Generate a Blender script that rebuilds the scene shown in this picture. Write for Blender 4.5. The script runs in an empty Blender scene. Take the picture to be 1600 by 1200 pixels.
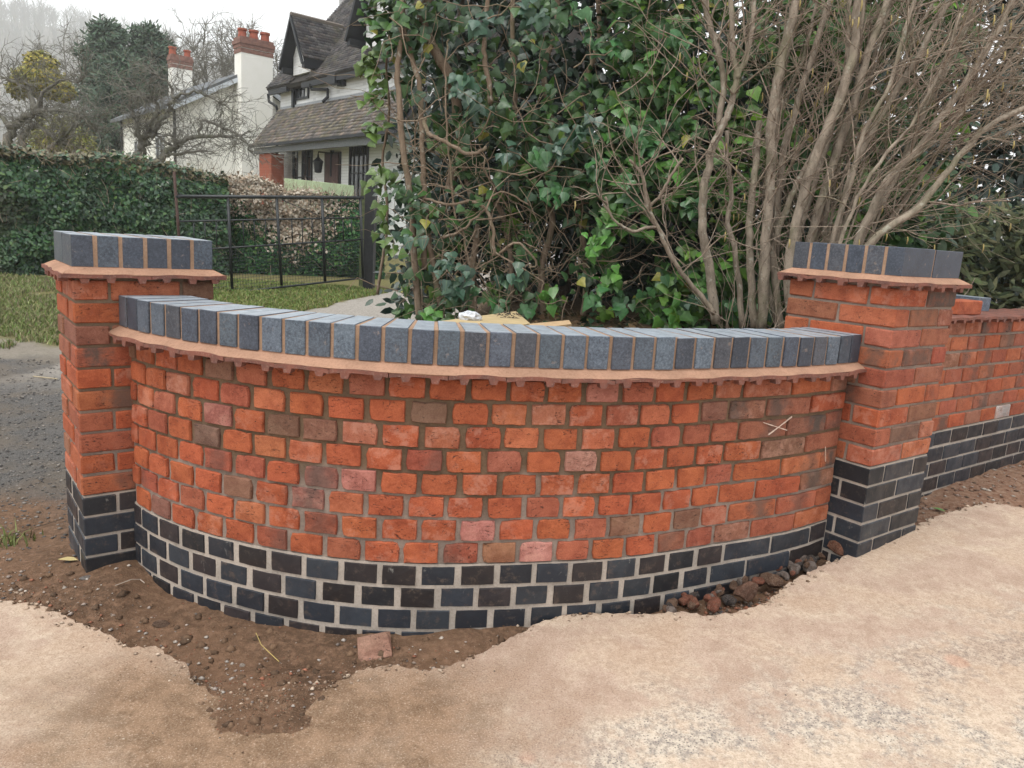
import bpy, bmesh, math, random
import numpy as np
from mathutils import Vector, Matrix
from mathutils.geometry import delaunay_2d_cdt
R = math.radians
scene = bpy.context.scene
COL = scene.collection
random.seed(7)
rng = np.random.default_rng(7)

# ------------------------------------------------------------------ camera
F, TH, RO, CH = 1190.588, .19425, .06441, .96629
cam_d = bpy.data.cameras.new("camera")
cam = bpy.data.objects.new("camera", cam_d)
COL.objects.link(cam)
cam_d.sensor_width = 36
cam_d.lens = 36 * F / 1600
cam_d.clip_start = .05
cam_d.clip_end = 3000
_r = Vector((1, 0, 0)); _u = Vector((0, math.sin(TH), math.cos(TH))); _f = Vector((0, math.cos(TH), -math.sin(TH)))
ex = math.cos(RO) * _r + math.sin(RO) * _u
eu = -math.sin(RO) * _r + math.cos(RO) * _u
M = Matrix((ex, eu, -_f)).transposed().to_4x4()
M.translation = Vector((0, 0, CH))
cam.matrix_world = M
scene.camera = cam

# ------------------------------------------------------------------ overcast daylight
SUN_EL, SUN_ROT = R(62), R(215)
world = bpy.data.worlds.new("World"); scene.world = world; world.use_nodes = True
nt = world.node_tree; nt.nodes.clear()
out = nt.nodes.new("ShaderNodeOutputWorld"); bg = nt.nodes.new("ShaderNodeBackground")
sky = nt.nodes.new("ShaderNodeTexSky"); sky.sky_type = 'NISHITA'; sky.sun_disc = False
sky.sun_elevation = SUN_EL; sky.sun_rotation = SUN_ROT; sky.dust_density = 4; sky.air_density = 1.2
hsv = nt.nodes.new("ShaderNodeHueSaturation"); hsv.inputs['Saturation'].default_value = .25
mixc = nt.nodes.new("ShaderNodeMix"); mixc.data_type = 'RGBA'; mixc.inputs[0].default_value = .72
mixc.inputs[7].default_value = (9.0, 9.3, 9.5, 1)      # the even cloud deck
nt.links.new(sky.outputs[0], hsv.inputs['Color']); nt.links.new(hsv.outputs[0], mixc.inputs[6])
nt.links.new(mixc.outputs[2], bg.inputs[0]); bg.inputs[1].default_value = .125
nt.links.new(bg.outputs[0], out.inputs[0])
sun_d = bpy.data.lights.new("sun", 'SUN'); sun_d.energy = 1.5; sun_d.angle = R(34); sun_d.color = (1, .97, .92)
sun = bpy.data.objects.new("sun", sun_d); COL.objects.link(sun)
az = SUN_ROT
sd = Vector((math.sin(az) * math.cos(SUN_EL), math.cos(az) * math.cos(SUN_EL), math.sin(SUN_EL)))
sun.rotation_euler = sd.to_track_quat('Z', 'Y').to_euler()
scene.view_settings.view_transform = 'Standard'; scene.view_settings.look = 'None'
scene.view_settings.gamma = 1; scene.view_settings.exposure = .6; scene.view_settings.use_curve_mapping = False
scene.cycles.max_bounces = 6; scene.cycles.diffuse_bounces = 3; scene.cycles.glossy_bounces = 2
scene.cycles.transmission_bounces = 3; scene.cycles.volume_bounces = 3; scene.cycles.transparent_max_bounces = 4

# ------------------------------------------------------------------ helpers
def ray(px, py):
    c, s = math.cos(RO), math.sin(RO)
    dx, dy = px - 800, py - 600
    X = c * dx + s * dy; u = -(-s * dx + c * dy) / F
    return Vector((X / F, math.cos(TH) + u * math.sin(TH), -math.sin(TH) + u * math.cos(TH)))
def aty(px, py, Y):
    d = ray(px, py); return Vector((0, 0, CH)) + d * (Y / d.y)
def atz(px, py, z):
    d = ray(px, py); return Vector((0, 0, CH)) + d * ((z - CH) / d.z)

def tag(o, label=None, cat=None, group=None, kind=None):
    if label: o['label'] = label
    if cat: o['category'] = cat
    if group: o['group'] = group
    if kind: o['kind'] = kind
    elif cat: o['kind'] = 'thing'
    return o
def empty(name, loc=(0, 0, 0), label=None, cat=None, group=None, rz=0):
    o = bpy.data.objects.new(name, None); COL.objects.link(o); o.location = loc; o.rotation_euler.z = rz
    o.empty_display_size = .1
    return tag(o, label, cat, group)
def inst(name, mesh, parent=None, loc=(0, 0, 0), rot=None, color=None, scale=None):
    o = bpy.data.objects.new(name, mesh); COL.objects.link(o); o.location = loc
    if rot is not None: o.rotation_euler = rot
    if scale is not None: o.scale = scale
    if color is not None: o.color = color
    if parent is not None:
        o.parent = parent
    return o
def tri_mesh(name, V, Fc, mat, cols=None, smooth=False):
    """numpy mesh; Fc (n,3) or (n,4)"""
    me = bpy.data.meshes.new(name)
    V = np.asarray(V, np.float32); Fc = np.asarray(Fc, np.int32)
    me.vertices.add(len(V)); me.vertices.foreach_set('co', V.ravel())
    k = Fc.shape[1]
    me.loops.add(Fc.size); me.loops.foreach_set('vertex_index', Fc.ravel())
    me.polygons.add(len(Fc)); me.polygons.foreach_set('loop_start', np.arange(0, Fc.size, k, dtype=np.int32))
    if cols is not None:
        a = me.color_attributes.new('col', 'FLOAT_COLOR', 'POINT')
        c4 = np.ones((len(V), 4), np.float32); c4[:, :3] = cols
        a.data.foreach_set('color', c4.ravel())
    if smooth: me.polygons.foreach_set('use_smooth', np.ones(len(Fc), bool))
    me.update(calc_edges=True); me.validate()
    if mat: me.materials.append(mat)
    return me
class MB:
    def __init__(s): s.v = []; s.f = []
    def box(s, x0, x1, y0, y1, z0, z1, fr=None):
        P = [(x, y, z) for z in (z0, z1) for (x, y) in ((x0, y0), (x1, y0), (x1, y1), (x0, y1))]
        if fr: P = [fr(p) for p in P]
        s.hexa(P)
    def hexa(s, P):
        n = len(s.v); s.v += [tuple(p) for p in P]
        s.f += [tuple(n + i for i in q) for q in ((3, 2, 1, 0), (4, 5, 6, 7), (0, 1, 5, 4), (1, 2, 6, 5), (2, 3, 7, 6), (3, 0, 4, 7))]
    def quad(s, *P):
        n = len(s.v); s.v += [tuple(p) for p in P]; s.f.append(tuple(range(n, n + len(P))))
    def prism(s, poly, d):
        """poly list of 3D points, extruded by vector d"""
        n = len(s.v); k = len(poly); d = Vector(d)
        s.v += [tuple(p) for p in poly] + [tuple(Vector(p) + d) for p in poly]
        s.f.append(tuple(n + i for i in range(k))); s.f.append(tuple(n + k + i for i in reversed(range(k))))
        s.f += [(n + (i + 1) % k, n + i, n + k + i, n + k + (i + 1) % k) for i in range(k)]
    def tube(s, pts, rads, n=5, cap=True):
        pts = [Vector(p) for p in pts]
        base = len(s.v); prev = None
        for i, p in enumerate(pts):
            t = (pts[min(i + 1, len(pts) - 1)] - pts[max(i - 1, 0)])
            if t.length < 1e-9: t = Vector((0, 0, 1))
            t.normalize()
            a = (prev if prev is not None else Vector((.31, .17, .93) if abs(t.z) < .9 else (1, 0, .1)))
            a = a - t * a.dot(t)
            if a.length < 1e-6: a = t.orthogonal()
            a.normalize(); prev = a; b = t.cross(a)
            r = rads[i] if hasattr(rads, '__len__') else rads
            for k in range(n):
                w = 2 * math.pi * k / n
                s.v.append(tuple(p + a * (r * math.cos(w)) + b * (r * math.sin(w))))
        m = len(pts)
        for i in range(m - 1):
            for k in range(n):
                a0 = base + i * n + k; a1 = base + i * n + (k + 1) % n
                s.f.append((a0, a1, a1 + n, a0 + n))
        if cap:
            s.f.append(tuple(base + k for k in reversed(range(n)))); s.f.append(tuple(base + (m - 1) * n + k for k in range(n)))
    def lathe(s, prof, c=(0, 0, 0), n=16):
        b = len(s.v); c = Vector(c)
        for r, z in prof:
            for k in range(n):
                w = 2 * math.pi * k / n; s.v.append((c.x + r * math.cos(w), c.y + r * math.sin(w), c.z + z))
        for i in range(len(prof) - 1):
            for k in range(n):
                a0 = b + i * n + k; a1 = b + i * n + (k + 1) % n
                s.f.append((a0, a1, a1 + n, a0 + n))
        s.f.append(tuple(b + k for k in reversed(range(n)))); s.f.append(tuple(b + (len(prof) - 1) * n + k for k in range(n)))
    def mesh(s, name, mat, smooth=False):
        me = bpy.data.meshes.new(name); me.from_pydata(s.v, [], s.f)
        if mat: me.materials.append(mat)
        if smooth:
            for p in me.polygons: p.use_smooth = True
        me.update(); return me
    def build(s, name, mat, parent=None, smooth=False, **kw):
        return inst(name, s.mesh(name, mat, smooth), parent, **kw)

# ------------------------------------------------------------------ materials
class NT:
    def __init__(s, name):
        s.m = bpy.data.materials.new(name); s.m.use_nodes = True; s.t = s.m.node_tree; s.t.nodes.clear()
        s.o = s.n("ShaderNodeOutputMaterial"); s.b = s.n("ShaderNodeBsdfPrincipled"); s.l(s.b.outputs[0], s.o.inputs[0])
    def n(s, t, **k):
        x = s.t.nodes.new(t)
        for a, b in k.items(): setattr(x, a, b)
        return x
    def l(s, a, b): s.t.links.new(a, b)
    def inp(s, sock, v):
        if hasattr(v, 'links') or hasattr(v, 'is_output'): s.l(v, sock)
        else: sock.default_value = v
    def noise(s, vec, scale, detail=4, rough=.55, dist=0):
        x = s.n("ShaderNodeTexNoise"); s.l(vec, x.inputs['Vector']); x.inputs['Scale'].default_value = scale
        x.inputs['Detail'].default_value = detail; x.inputs['Roughness'].default_value = rough; x.inputs['Distortion'].default_value = dist
        return x.outputs[0]
    def voro(s, vec, scale, feat='F1', outn='Distance'):
        x = s.n("ShaderNodeTexVoronoi", feature=feat); s.l(vec, x.inputs['Vector']); x.inputs['Scale'].default_value = scale
        return x.outputs[outn]
    def ramp(s, f, a, b, lo=0., hi=1.):
        x = s.n("ShaderNodeMapRange"); x.interpolation_type = 'SMOOTHSTEP'; s.inp(x.inputs[0], f); x.inputs[1].default_value = a; x.inputs[2].default_value = b
        x.inputs[3].default_value = lo; x.inputs[4].default_value = hi; return x.outputs[0]
    def math(s, op, a, b=0.):
        x = s.n("ShaderNodeMath", operation=op); s.inp(x.inputs[0], a); s.inp(x.inputs[1], b); return x.outputs[0]
    def mix(s, f, a, b, mode='MIX'):
        x = s.n("ShaderNodeMix", data_type='RGBA', blend_type=mode); s.inp(x.inputs[0], f)
        for k, v in ((6, a), (7, b)):
            if isinstance(v, tuple): v = v if len(v) == 4 else v + (1,)
            s.inp(x.inputs[k], v)
        return x.outputs[2]
    def vmul(s, vec, v):
        x = s.n("ShaderNodeVectorMath", operation='MULTIPLY'); s.l(vec, x.inputs[0]); x.inputs[1].default_value = v; return x.outputs[0]
    def coords(s, rand=False):
        tc = s.n("ShaderNodeTexCoord").outputs['Object']
        if not rand: return tc
        oi = s.n("ShaderNodeObjectInfo"); s.oi = oi
        k = s.math('MULTIPLY', oi.outputs['Random'], 57.)
        c = s.n("ShaderNodeCombineXYZ"); s.l(k, c.inputs[0]); s.l(k, c.inputs[1]); s.l(k, c.inputs[2])
        x = s.n("ShaderNodeVectorMath", operation='ADD'); s.l(tc, x.inputs[0]); s.l(c.outputs[0], x.inputs[1]); s.tc = tc
        return x.outputs[0]
    def bump(s, h, strength=.5, dist=.002, prev=None):
        x = s.n("ShaderNodeBump"); s.l(h, x.inputs['Height']); x.inputs['Strength'].default_value = strength; x.inputs['Distance'].default_value = dist
        if prev is not None: s.l(prev, x.inputs['Normal'])
        return x.outputs[0]
    def done(s, color, rough=.8, normal=None, spec=.5):
        s.inp(s.b.inputs['Base Color'], color if not isinstance(color, tuple) else color + (1,))
        s.inp(s.b.inputs['Roughness'], rough); s.b.inputs['Specular IOR Level'].default_value = spec
        if normal is not None: s.l(normal, s.b.inputs['Normal'])
        return s.m

def mat_brick():
    m = NT("red_brick"); v = m.coords(True); col = m.oi.outputs['Color']; alpha = m.oi.outputs['Alpha']; rnd = m.oi.outputs['Random']
    big = m.noise(v, 14, 3); mid = m.noise(v, 45, 5, .65); fine = m.noise(v, 260, 3, .7)
    c = m.mix(m.ramp(big, .35, .7), col, m.mix(1., col, (.72, .62, .6), 'MULTIPLY'))
    c = m.mix(m.ramp(mid, .45, .75, 0, .55), c, m.mix(1., col, (1.25, 1.3, 1.35), 'MULTIPLY'))
    c = m.mix(m.ramp(fine, .35, .65, 0, .5), c, m.mix(1., c, (.58, .52, .5), 'MULTIPLY'))
    # white bloom on some bricks
    gate = m.ramp(m.math('FRACT', m.math('MULTIPLY', rnd, 13.7)), .5, 1., 0, .32)
    bl = m.math('MULTIPLY', gate, m.ramp(m.noise(v, 22, 6, .7), .47, .62))
    c = m.mix(bl, c, (.56, .31, .23))
    # dark kiln stain (object alpha)
    sx = m.n("ShaderNodeSeparateXYZ"); m.l(m.tc, sx.inputs[0])
    so = m.math('MULTIPLY', m.math('SUBTRACT', m.math('FRACT', m.math('MULTIPLY', rnd, 31.3)), .5), .13)
    st = m.math('ADD', m.math('ABSOLUTE', m.math('MULTIPLY', m.math('ADD', sx.outputs[0], so), 7.)), m.math('MULTIPLY', m.noise(v, 24, 6, .65), 1.25))
    st = m.math('MULTIPLY', m.ramp(st, .6, 1.2, .9, 0), m.math('SUBTRACT', 1., alpha))
    c = m.mix(st, c, (.075, .062, .052))
    # creases
    cv = m.vmul(v, (1., 1., 2.6))
    cr = m.ramp(m.noise(cv, 46, 6, .7, 2.2), .585, .62)
    cr = m.math('MULTIPLY', cr, m.ramp(m.noise(v, 17, 2), .46, .56))
    c = m.mix(m.math('MULTIPLY', cr, .9), c, (.03, .018, .015))
    n1 = m.bump(mid, .55, .004); n1 = m.bump(fine, .35, .0012, n1)
    cri = m.math('SUBTRACT', 1., cr); n1 = m.bump(cri, .8, .003, n1)
    return m.done(c, m.ramp(fine, .3, .7, .72, .92), n1, .35)
def mat_blue():
    m = NT("blue_engineering_brick"); v = m.coords(True); col = m.oi.outputs['Color']; rnd = m.oi.outputs['Random']
    big = m.noise(v, 12, 4); fine = m.noise(v, 170, 4, .7)
    c = m.mix(m.ramp(big, .35, .7), col, m.mix(1., col, (.55, .55, .6), 'MULTIPLY'))
    c = m.mix(m.ramp(fine, .4, .7, 0, .4), c, m.mix(1., c, (1.5, 1.5, 1.45), 'MULTIPLY'))
    smear = m.math('MULTIPLY', m.ramp(m.noise(m.vmul(v, (1.2, 1, .55)), 40, 6, .7, .6), .6, .74), m.ramp(m.noise(v, 9, 2), .42, .62, 0, .75))
    c = m.mix(smear, c, (.33, .32, .29))
    c = m.mix(m.math('MULTIPLY', m.ramp(m.noise(v, 34, 6, .75), .52, .7), .5), c, (.14, .1, .075))
    n1 = m.bump(fine, .25, .001); n1 = m.bump(big, .3, .003, n1)
    return m.done(c, m.ramp(big, .3, .7, .36, .6), n1, .45)
def mat_coping():
    m = NT("blue_coping_brick"); v = m.coords(True); col = m.oi.outputs['Color']
    big = m.noise(v, 16, 4); sp = m.noise(v, 130, 6, .8); fine = m.noise(v, 300, 2, .6)
    c = m.mix(m.ramp(big, .35, .7), col, m.mix(1., col, (.6, .62, .66), 'MULTIPLY'))
    c = m.mix(m.ramp(sp, .46, .62, 0, .7), c, m.mix(1., col, (1.8, 1.8, 1.75), 'MULTIPLY'))
    c = m.mix(m.ramp(sp, .43, .36, 0, .85), c, (.02, .022, .028)); c = m.mix(m.math('MULTIPLY', m.ramp(m.noise(v, 30, 6, .7, .5), .6, .7), .45), c, (.34, .25, .19))
    n1 = m.bump(sp, .22, .001); n1 = m.bump(fine, .15, .0006, n1)
    # sky brightness on the upward faces, painted in as a pale blue-grey tint
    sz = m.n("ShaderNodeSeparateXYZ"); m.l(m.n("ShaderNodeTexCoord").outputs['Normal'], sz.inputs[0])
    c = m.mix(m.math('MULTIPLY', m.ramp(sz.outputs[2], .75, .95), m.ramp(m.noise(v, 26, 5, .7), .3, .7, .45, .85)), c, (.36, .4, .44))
    return m.done(c, m.ramp(sp, .4, .6, .4, .58), n1, .5)
def mat_mortar(name, c1, c2, c3=None, zlo=None, zhi=None):
    m = NT(name); v = m.coords(); a = m.noise(v, 9, 4); b = m.noise(v, 130, 5, .7)
    c = m.mix(m.ramp(a, .35, .65), c1, c2)
    if c3:
        sx = m.n("ShaderNodeSeparateXYZ"); m.l(v, sx.inputs[0])
        k = m.math('ADD', sx.outputs[2], m.math('MULTIPLY', m.math('SUBTRACT', m.noise(v, 4.5, 3), .5), .34))
        c = m.mix(m.ramp(k, zlo, zhi, 1, 0), c, m.mix(m.ramp(a, .4, .6), c3, tuple(x * .75 for x in c3)))
    c = m.mix(m.ramp(b, .4, .7, 0, .5), c, m.mix(1., c, (.6, .58, .55), 'MULTIPLY'))
    n1 = m.bump(b, .6, .0025); n1 = m.bump(a, .3, .006, n1)
    return m.done(c, .95, n1, .15)
def mat_tile():
    m = NT("clay_tile"); v = m.coords(True); a = m.noise(v, 20, 4); b = m.noise(v, 160, 4, .7)
    c = m.mix(m.ramp(a, .35, .68), (.22, .085, .06), (.13, .062, .05)); c = m.mix(m.ramp(b, .5, .75, 0, .5), c, (.4, .26, .2))
    return m.done(c, .85, m.bump(b, .4, .002), .3)
def mat_leaf(name, rough=.38, trans=0., spec=.5):
    m = NT(name); at = m.n("ShaderNodeAttribute", attribute_name='col'); v = m.coords()
    a = m.noise(v, 55, 3); c = m.mix(m.ramp(a, .3, .7), at.outputs[0], m.mix(1., at.outputs[0], (.7, .75, .7), 'MULTIPLY'))
    return m.done(c, m.ramp(a, .3, .7, rough - .06, rough + .12), m.bump(a, .3, .004), spec)
def mat_leaf_obj():
    m = NT("large_leaf"); v = m.coords(True); a = m.noise(v, 25, 4); col = m.oi.outputs['Color']
    sx = m.n("ShaderNodeSeparateXYZ"); m.l(m.tc, sx.inputs[0])
    vein = m.ramp(m.math('ABSOLUTE', sx.outputs[0]), .0, .0022, .55, 0)
    c = m.mix(m.ramp(a, .3, .7), col, m.mix(1., col, (.68, .75, .7), 'MULTIPLY')); c = m.mix(vein, c, (.16, .24, .09))
    return m.done(c, m.ramp(a, .3, .7, .3, .48), m.bump(a, .3, .004), .5)
def mat_bark(name, c1, c2, sc=30):
    m = NT(name); v = m.coords(); a = m.noise(m.vmul(v, (1, 1, .35)), sc, 5, .65); b = m.noise(v, 5, 3); g = m.noise(v, 150, 3)
    c = m.mix(m.ramp(a, .35, .68), c1, c2); c = m.mix(m.ramp(b, .5, .7, 0, .45), c, (.13, .14, .07)); c = m.mix(m.ramp(m.noise(v, 75, 3, .6), .62, .68, 0, .7), c, m.mix(1., c, (.45, .42, .4), 'MULTIPLY')); c = m.mix(m.ramp(m.noise(v, 19, 4, .6), .6, .68, 0, .5), c, (.42, .42, .35))
    n1 = m.bump(a, .6, .006); n1 = m.bump(g, .4, .0015, n1)
    return m.done(c, .88, n1, .25)
def mat_plain(name, c, rough=.7, var=.25, sc=20, bump=.002, spec=.4, metal=0.):
    m = NT(name); v = m.coords(True); a = m.noise(v, sc, 5, .6)
    cc = m.mix(m.ramp(a, .3, .7), c, tuple(x * (1 - var) for x in c))
    if metal: m.b.inputs['Metallic'].default_value = metal
    return m.done(cc, rough, m.bump(a, .4, bump), spec)
MAT = {}
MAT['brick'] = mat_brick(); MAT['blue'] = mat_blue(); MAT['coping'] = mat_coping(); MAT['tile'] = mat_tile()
MAT['mortar'] = mat_mortar('wall_mortar', (.175, .115, .072), (.13, .088, .057), (.3, .24, .2), .12, .26)
MAT['mortar_pale'] = mat_mortar('pale_mortar', (.45, .39, .335), (.35, .31, .27))
MAT['mortar_pier'] = mat_mortar('pier_mortar', (.2, .145, .1), (.16, .11, .075), (.3, .24, .2), .18, .34)
MAT['mortar_grey'] = mat_mortar('grey_mortar', (.3, .235, .19), (.22, .17, .14))
MAT['fillet'] = mat_mortar('fillet_mortar', (.42, .245, .165), (.34, .2, .135))
MAT['joint'] = mat_mortar('coping_joint_mortar', (.38, .25, .17), (.3, .195, .13))

# ------------------------------------------------------------------ ground heights
def sstep(a, b, x):
    t = np.clip((np.asarray(x, float) - a) / (b - a), 0, 1); return t * t * (3 - 2 * t)
def hash2(ix, iy, s):
    h = np.sin(ix * 127.1 + iy * 311.7 + s * 74.7) * 43758.5453; return h - np.floor(h)
def vnoise(x, y, s=0):
    x = np.asarray(x, float); y = np.asarray(y, float); ix, iy = np.floor(x), np.floor(y); fx, fy = x - ix, y - iy
    fx = fx * fx * (3 - 2 * fx); fy = fy * fy * (3 - 2 * fy)
    return (hash2(ix, iy, s) * (1 - fx) + hash2(ix + 1, iy, s) * fx) * (1 - fy) + (hash2(ix, iy + 1, s) * (1 - fx) + hash2(ix + 1, iy + 1, s) * fx) * fy - .5
def fbm(x, y, s=0, o=4):
    t = 0; a = 1.
    for k in range(o): t = t + a * vnoise(x * 2 ** k, y * 2 ** k, s + k); a *= .5
    return t
def slab_h(x, y):
    s = .8 * np.asarray(x, float) + .6 * np.asarray(y, float)
    return -.30 + .07 * np.log1p(np.exp((s - .5) * 4)) / 4
RW0 = np.array([1.93, 3.40]); RWD = np.array([.804, .595]); RWD = RWD / np.hypot(*RWD); RWN = np.array([RWD[1], -RWD[0]])  # towards the camera side
TR = [(-1.5, 2.3), (-1.3, 2.1), (-.9, 1.95), (-.5, 1.85), (0, 1.95), (.3, 2.1), (.7, 2.33), (1.0, 2.52), (1.32, 2.66)]
def ground_h(x, y, fine=True):
    x = np.asarray(x, float); y = np.asarray(y, float)
    near = slab_h(np.clip(x, -3, 6), np.clip(y, -2, 5)) - .056
    # soil spilled up over the concrete at the left of the trench
    near = near +   .062 * sstep(.32, .08, np.hypot((x + .60) * .9, (y - 1.79) * 1.15))
    # earth banked up against the wall and round the foot of the left pier
    wy = np.interp(x, [-1.5, -1.33, -1.13, -.89, -.64, -.375, -.11, .15, .4, .7], [2.6, 2.53, 2.38, 2.26, 2.19, 2.165, 2.19, 2.25, 2.32, 2.47])
    near = near + .036 * sstep(.34, .04, wy - y) * sstep(-1.6, -1.3, x) * sstep(.45, .1, x) + .05 * sstep(.6, .12, np.hypot(x + 1.45, y - 2.45)) * sstep(-1.05, -1.3, x)
    far = -.22 + .027 * np.clip(y - 5, 0, 60) + 0
    t = sstep(2.9, 5.5, y)
    h = near * (1 - t) + far * t
    h = np.where(x < -1.35, h + .02 * sstep(-1.35, -1.8, x), h)
    d = (x - RW0[0]) * RWN[0] + (y - RW0[1]) * RWN[1]
    bank = sstep(-1.0, .1, x) * sstep(2.9, 3.3, y + .25 * np.clip(-x, 0, 2)) * sstep(.26, .42, -d) * sstep(14, 8, y)
    h = h * (1 - bank) + (.43 + .02 * np.clip(y - 4, 0, 10)) * bank
    strip = sstep(.6, .0, np.abs(d)) * sstep(1.5, 2.2, x)
    h = h + strip * .045
    if fine:
        amp = np.clip(1 - np.abs(y - 2.5) / 30, .1, 1)
        h = h + amp * (.016 * fbm(x * 6, y * 6, 3) + .013 * fbm(x * 21, y * 21, 9, 3))
    return h
def gh(x, y): return float(ground_h(x, y))

def mat_ground():
    m = NT("ground"); v = m.coords(); sx = m.n("ShaderNodeSeparateXYZ"); m.l(v, sx.inputs[0]); X, Y = sx.outputs[0], sx.outputs[1]
    a = m.noise(v, 3, 5); b = m.noise(v, 38, 6, .7); f = m.noise(v, 160, 4, .7); vo = m.voro(v, 42); vo2 = m.voro(v, 110)
    soil = m.mix(m.ramp(a, .35, .65), (.17, .1, .061), (.11, .067, .042)); soil = m.mix(m.ramp(b, .4, .7), soil, (.25, .15, .095))
    soil = m.mix(m.ramp(vo2, .16, .1, 0, .6), soil, (.3, .23, .18))
    grav = m.mix(m.ramp(f, .35, .65), (.075, .072, .07), (.155, .145, .135)); grav = m.mix(m.ramp(vo2, .3, .12, 0, .6), grav, (.24, .225, .21)); grav = m.mix(m.ramp(a, .42, .62, 0, .75), grav, (.15, .125, .1))
    mud = m.mix(m.ramp(b, .4, .7), (.26, .23, .19), (.19, .165, .13))
    turf = m.mix(m.ramp(b, .35, .65), (.11, .115, .04), (.2, .17, .08)); turf = m.mix(m.ramp(a, .5, .66, 0, .6), turf, (.16, .13, .07))
    litter = m.mix(m.ramp(b, .4, .65), (.07, .05, .03), (.16, .11, .065))
    yn = m.math('ADD', Y, m.math('MULTIPLY', m.math('SUBTRACT', m.noise(v, 1.8, 4), .5), 1.1))
    c = m.mix(m.ramp(yn, 2.95, 3.5), soil, grav); c = m.mix(m.ramp(yn, 5.3, 5.75), c, mud); c = m.mix(m.ramp(yn, 6.0, 6.4), c, turf)
    lx = m.math('ADD', X, m.math('MULTIPLY', m.math('SUBTRACT', m.noise(v, 3, 4), .5), .5))
    pl = m.math('SUBTRACT', m.math('ADD', 8.7, m.math('MULTIPLY', m.math('ADD', lx, 2.6), 4.6)), Y)
    path = m.math('MULTIPLY', m.ramp(pl, -.3, .3), m.ramp(Y, 4.6, 5.6)); path = m.math('MULTIPLY', path, m.ramp(lx, -3.9, -3.2))
    c = m.mix(path, c, m.mix(m.ramp(b, .4, .65), (.36, .33, .29), (.25, .225, .2)))
    dw = m.math('SUBTRACT', m.math('MULTIPLY', m.math('SUBTRACT', X, 1.93), .595), m.math('MULTIPLY', m.math('SUBTRACT', Y, 3.4), .804))
    c = m.mix(m.math('MULTIPLY', m.ramp(lx, 1.5, 1.8), m.ramp(dw, -.2, -.05)), c, m.mix(m.ramp(b, .4, .65), (.22, .12, .078), (.3, .2, .14)))
    c = m.mix(m.math('MULTIPLY', m.math('MULTIPLY', m.ramp(lx, -.75, -.35), m.ramp(Y, 2.9, 3.1)), m.ramp(dw, -.1, -.25)), c, litter)
    n1 = m.bump(b, .7, .014); n1 = m.bump(f, .85, .009, n1)
    return m.done(c, .95, n1, .15)
def axis(dense0, dense1, step, lo, hi, n):
    d = np.arange(dense0, dense1, step)
    g = np.geomspace(step, hi - dense1, n); a = dense1 + g
    b = dense0 - np.geomspace(step, dense0 - lo, n)[::-1]
    return np.concatenate([b, d, a])
gx = axis(-3.0, 3.0, .022, -950, 950, 46); gy = axis(.9, 4.6, .022, -120, 1330, 50)
GX, GY = np.meshgrid(gx, gy); GZ = ground_h(GX, GY)
nx_, ny_ = len(gx), len(gy)
ii = np.arange(nx_ - 1)[None, :] + nx_ * np.arange(ny_ - 1)[:, None]
quads = np.stack([ii, ii + 1, ii + nx_ + 1, ii + nx_], -1).reshape(-1, 4)
ground = inst("ground", tri_mesh("ground", np.stack([GX, GY, GZ], -1).reshape(-1, 3), quads, mat_ground(), smooth=True))
tag(ground, "bare earth, gravel drive and rough turf", None, None, 'structure')

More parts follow.
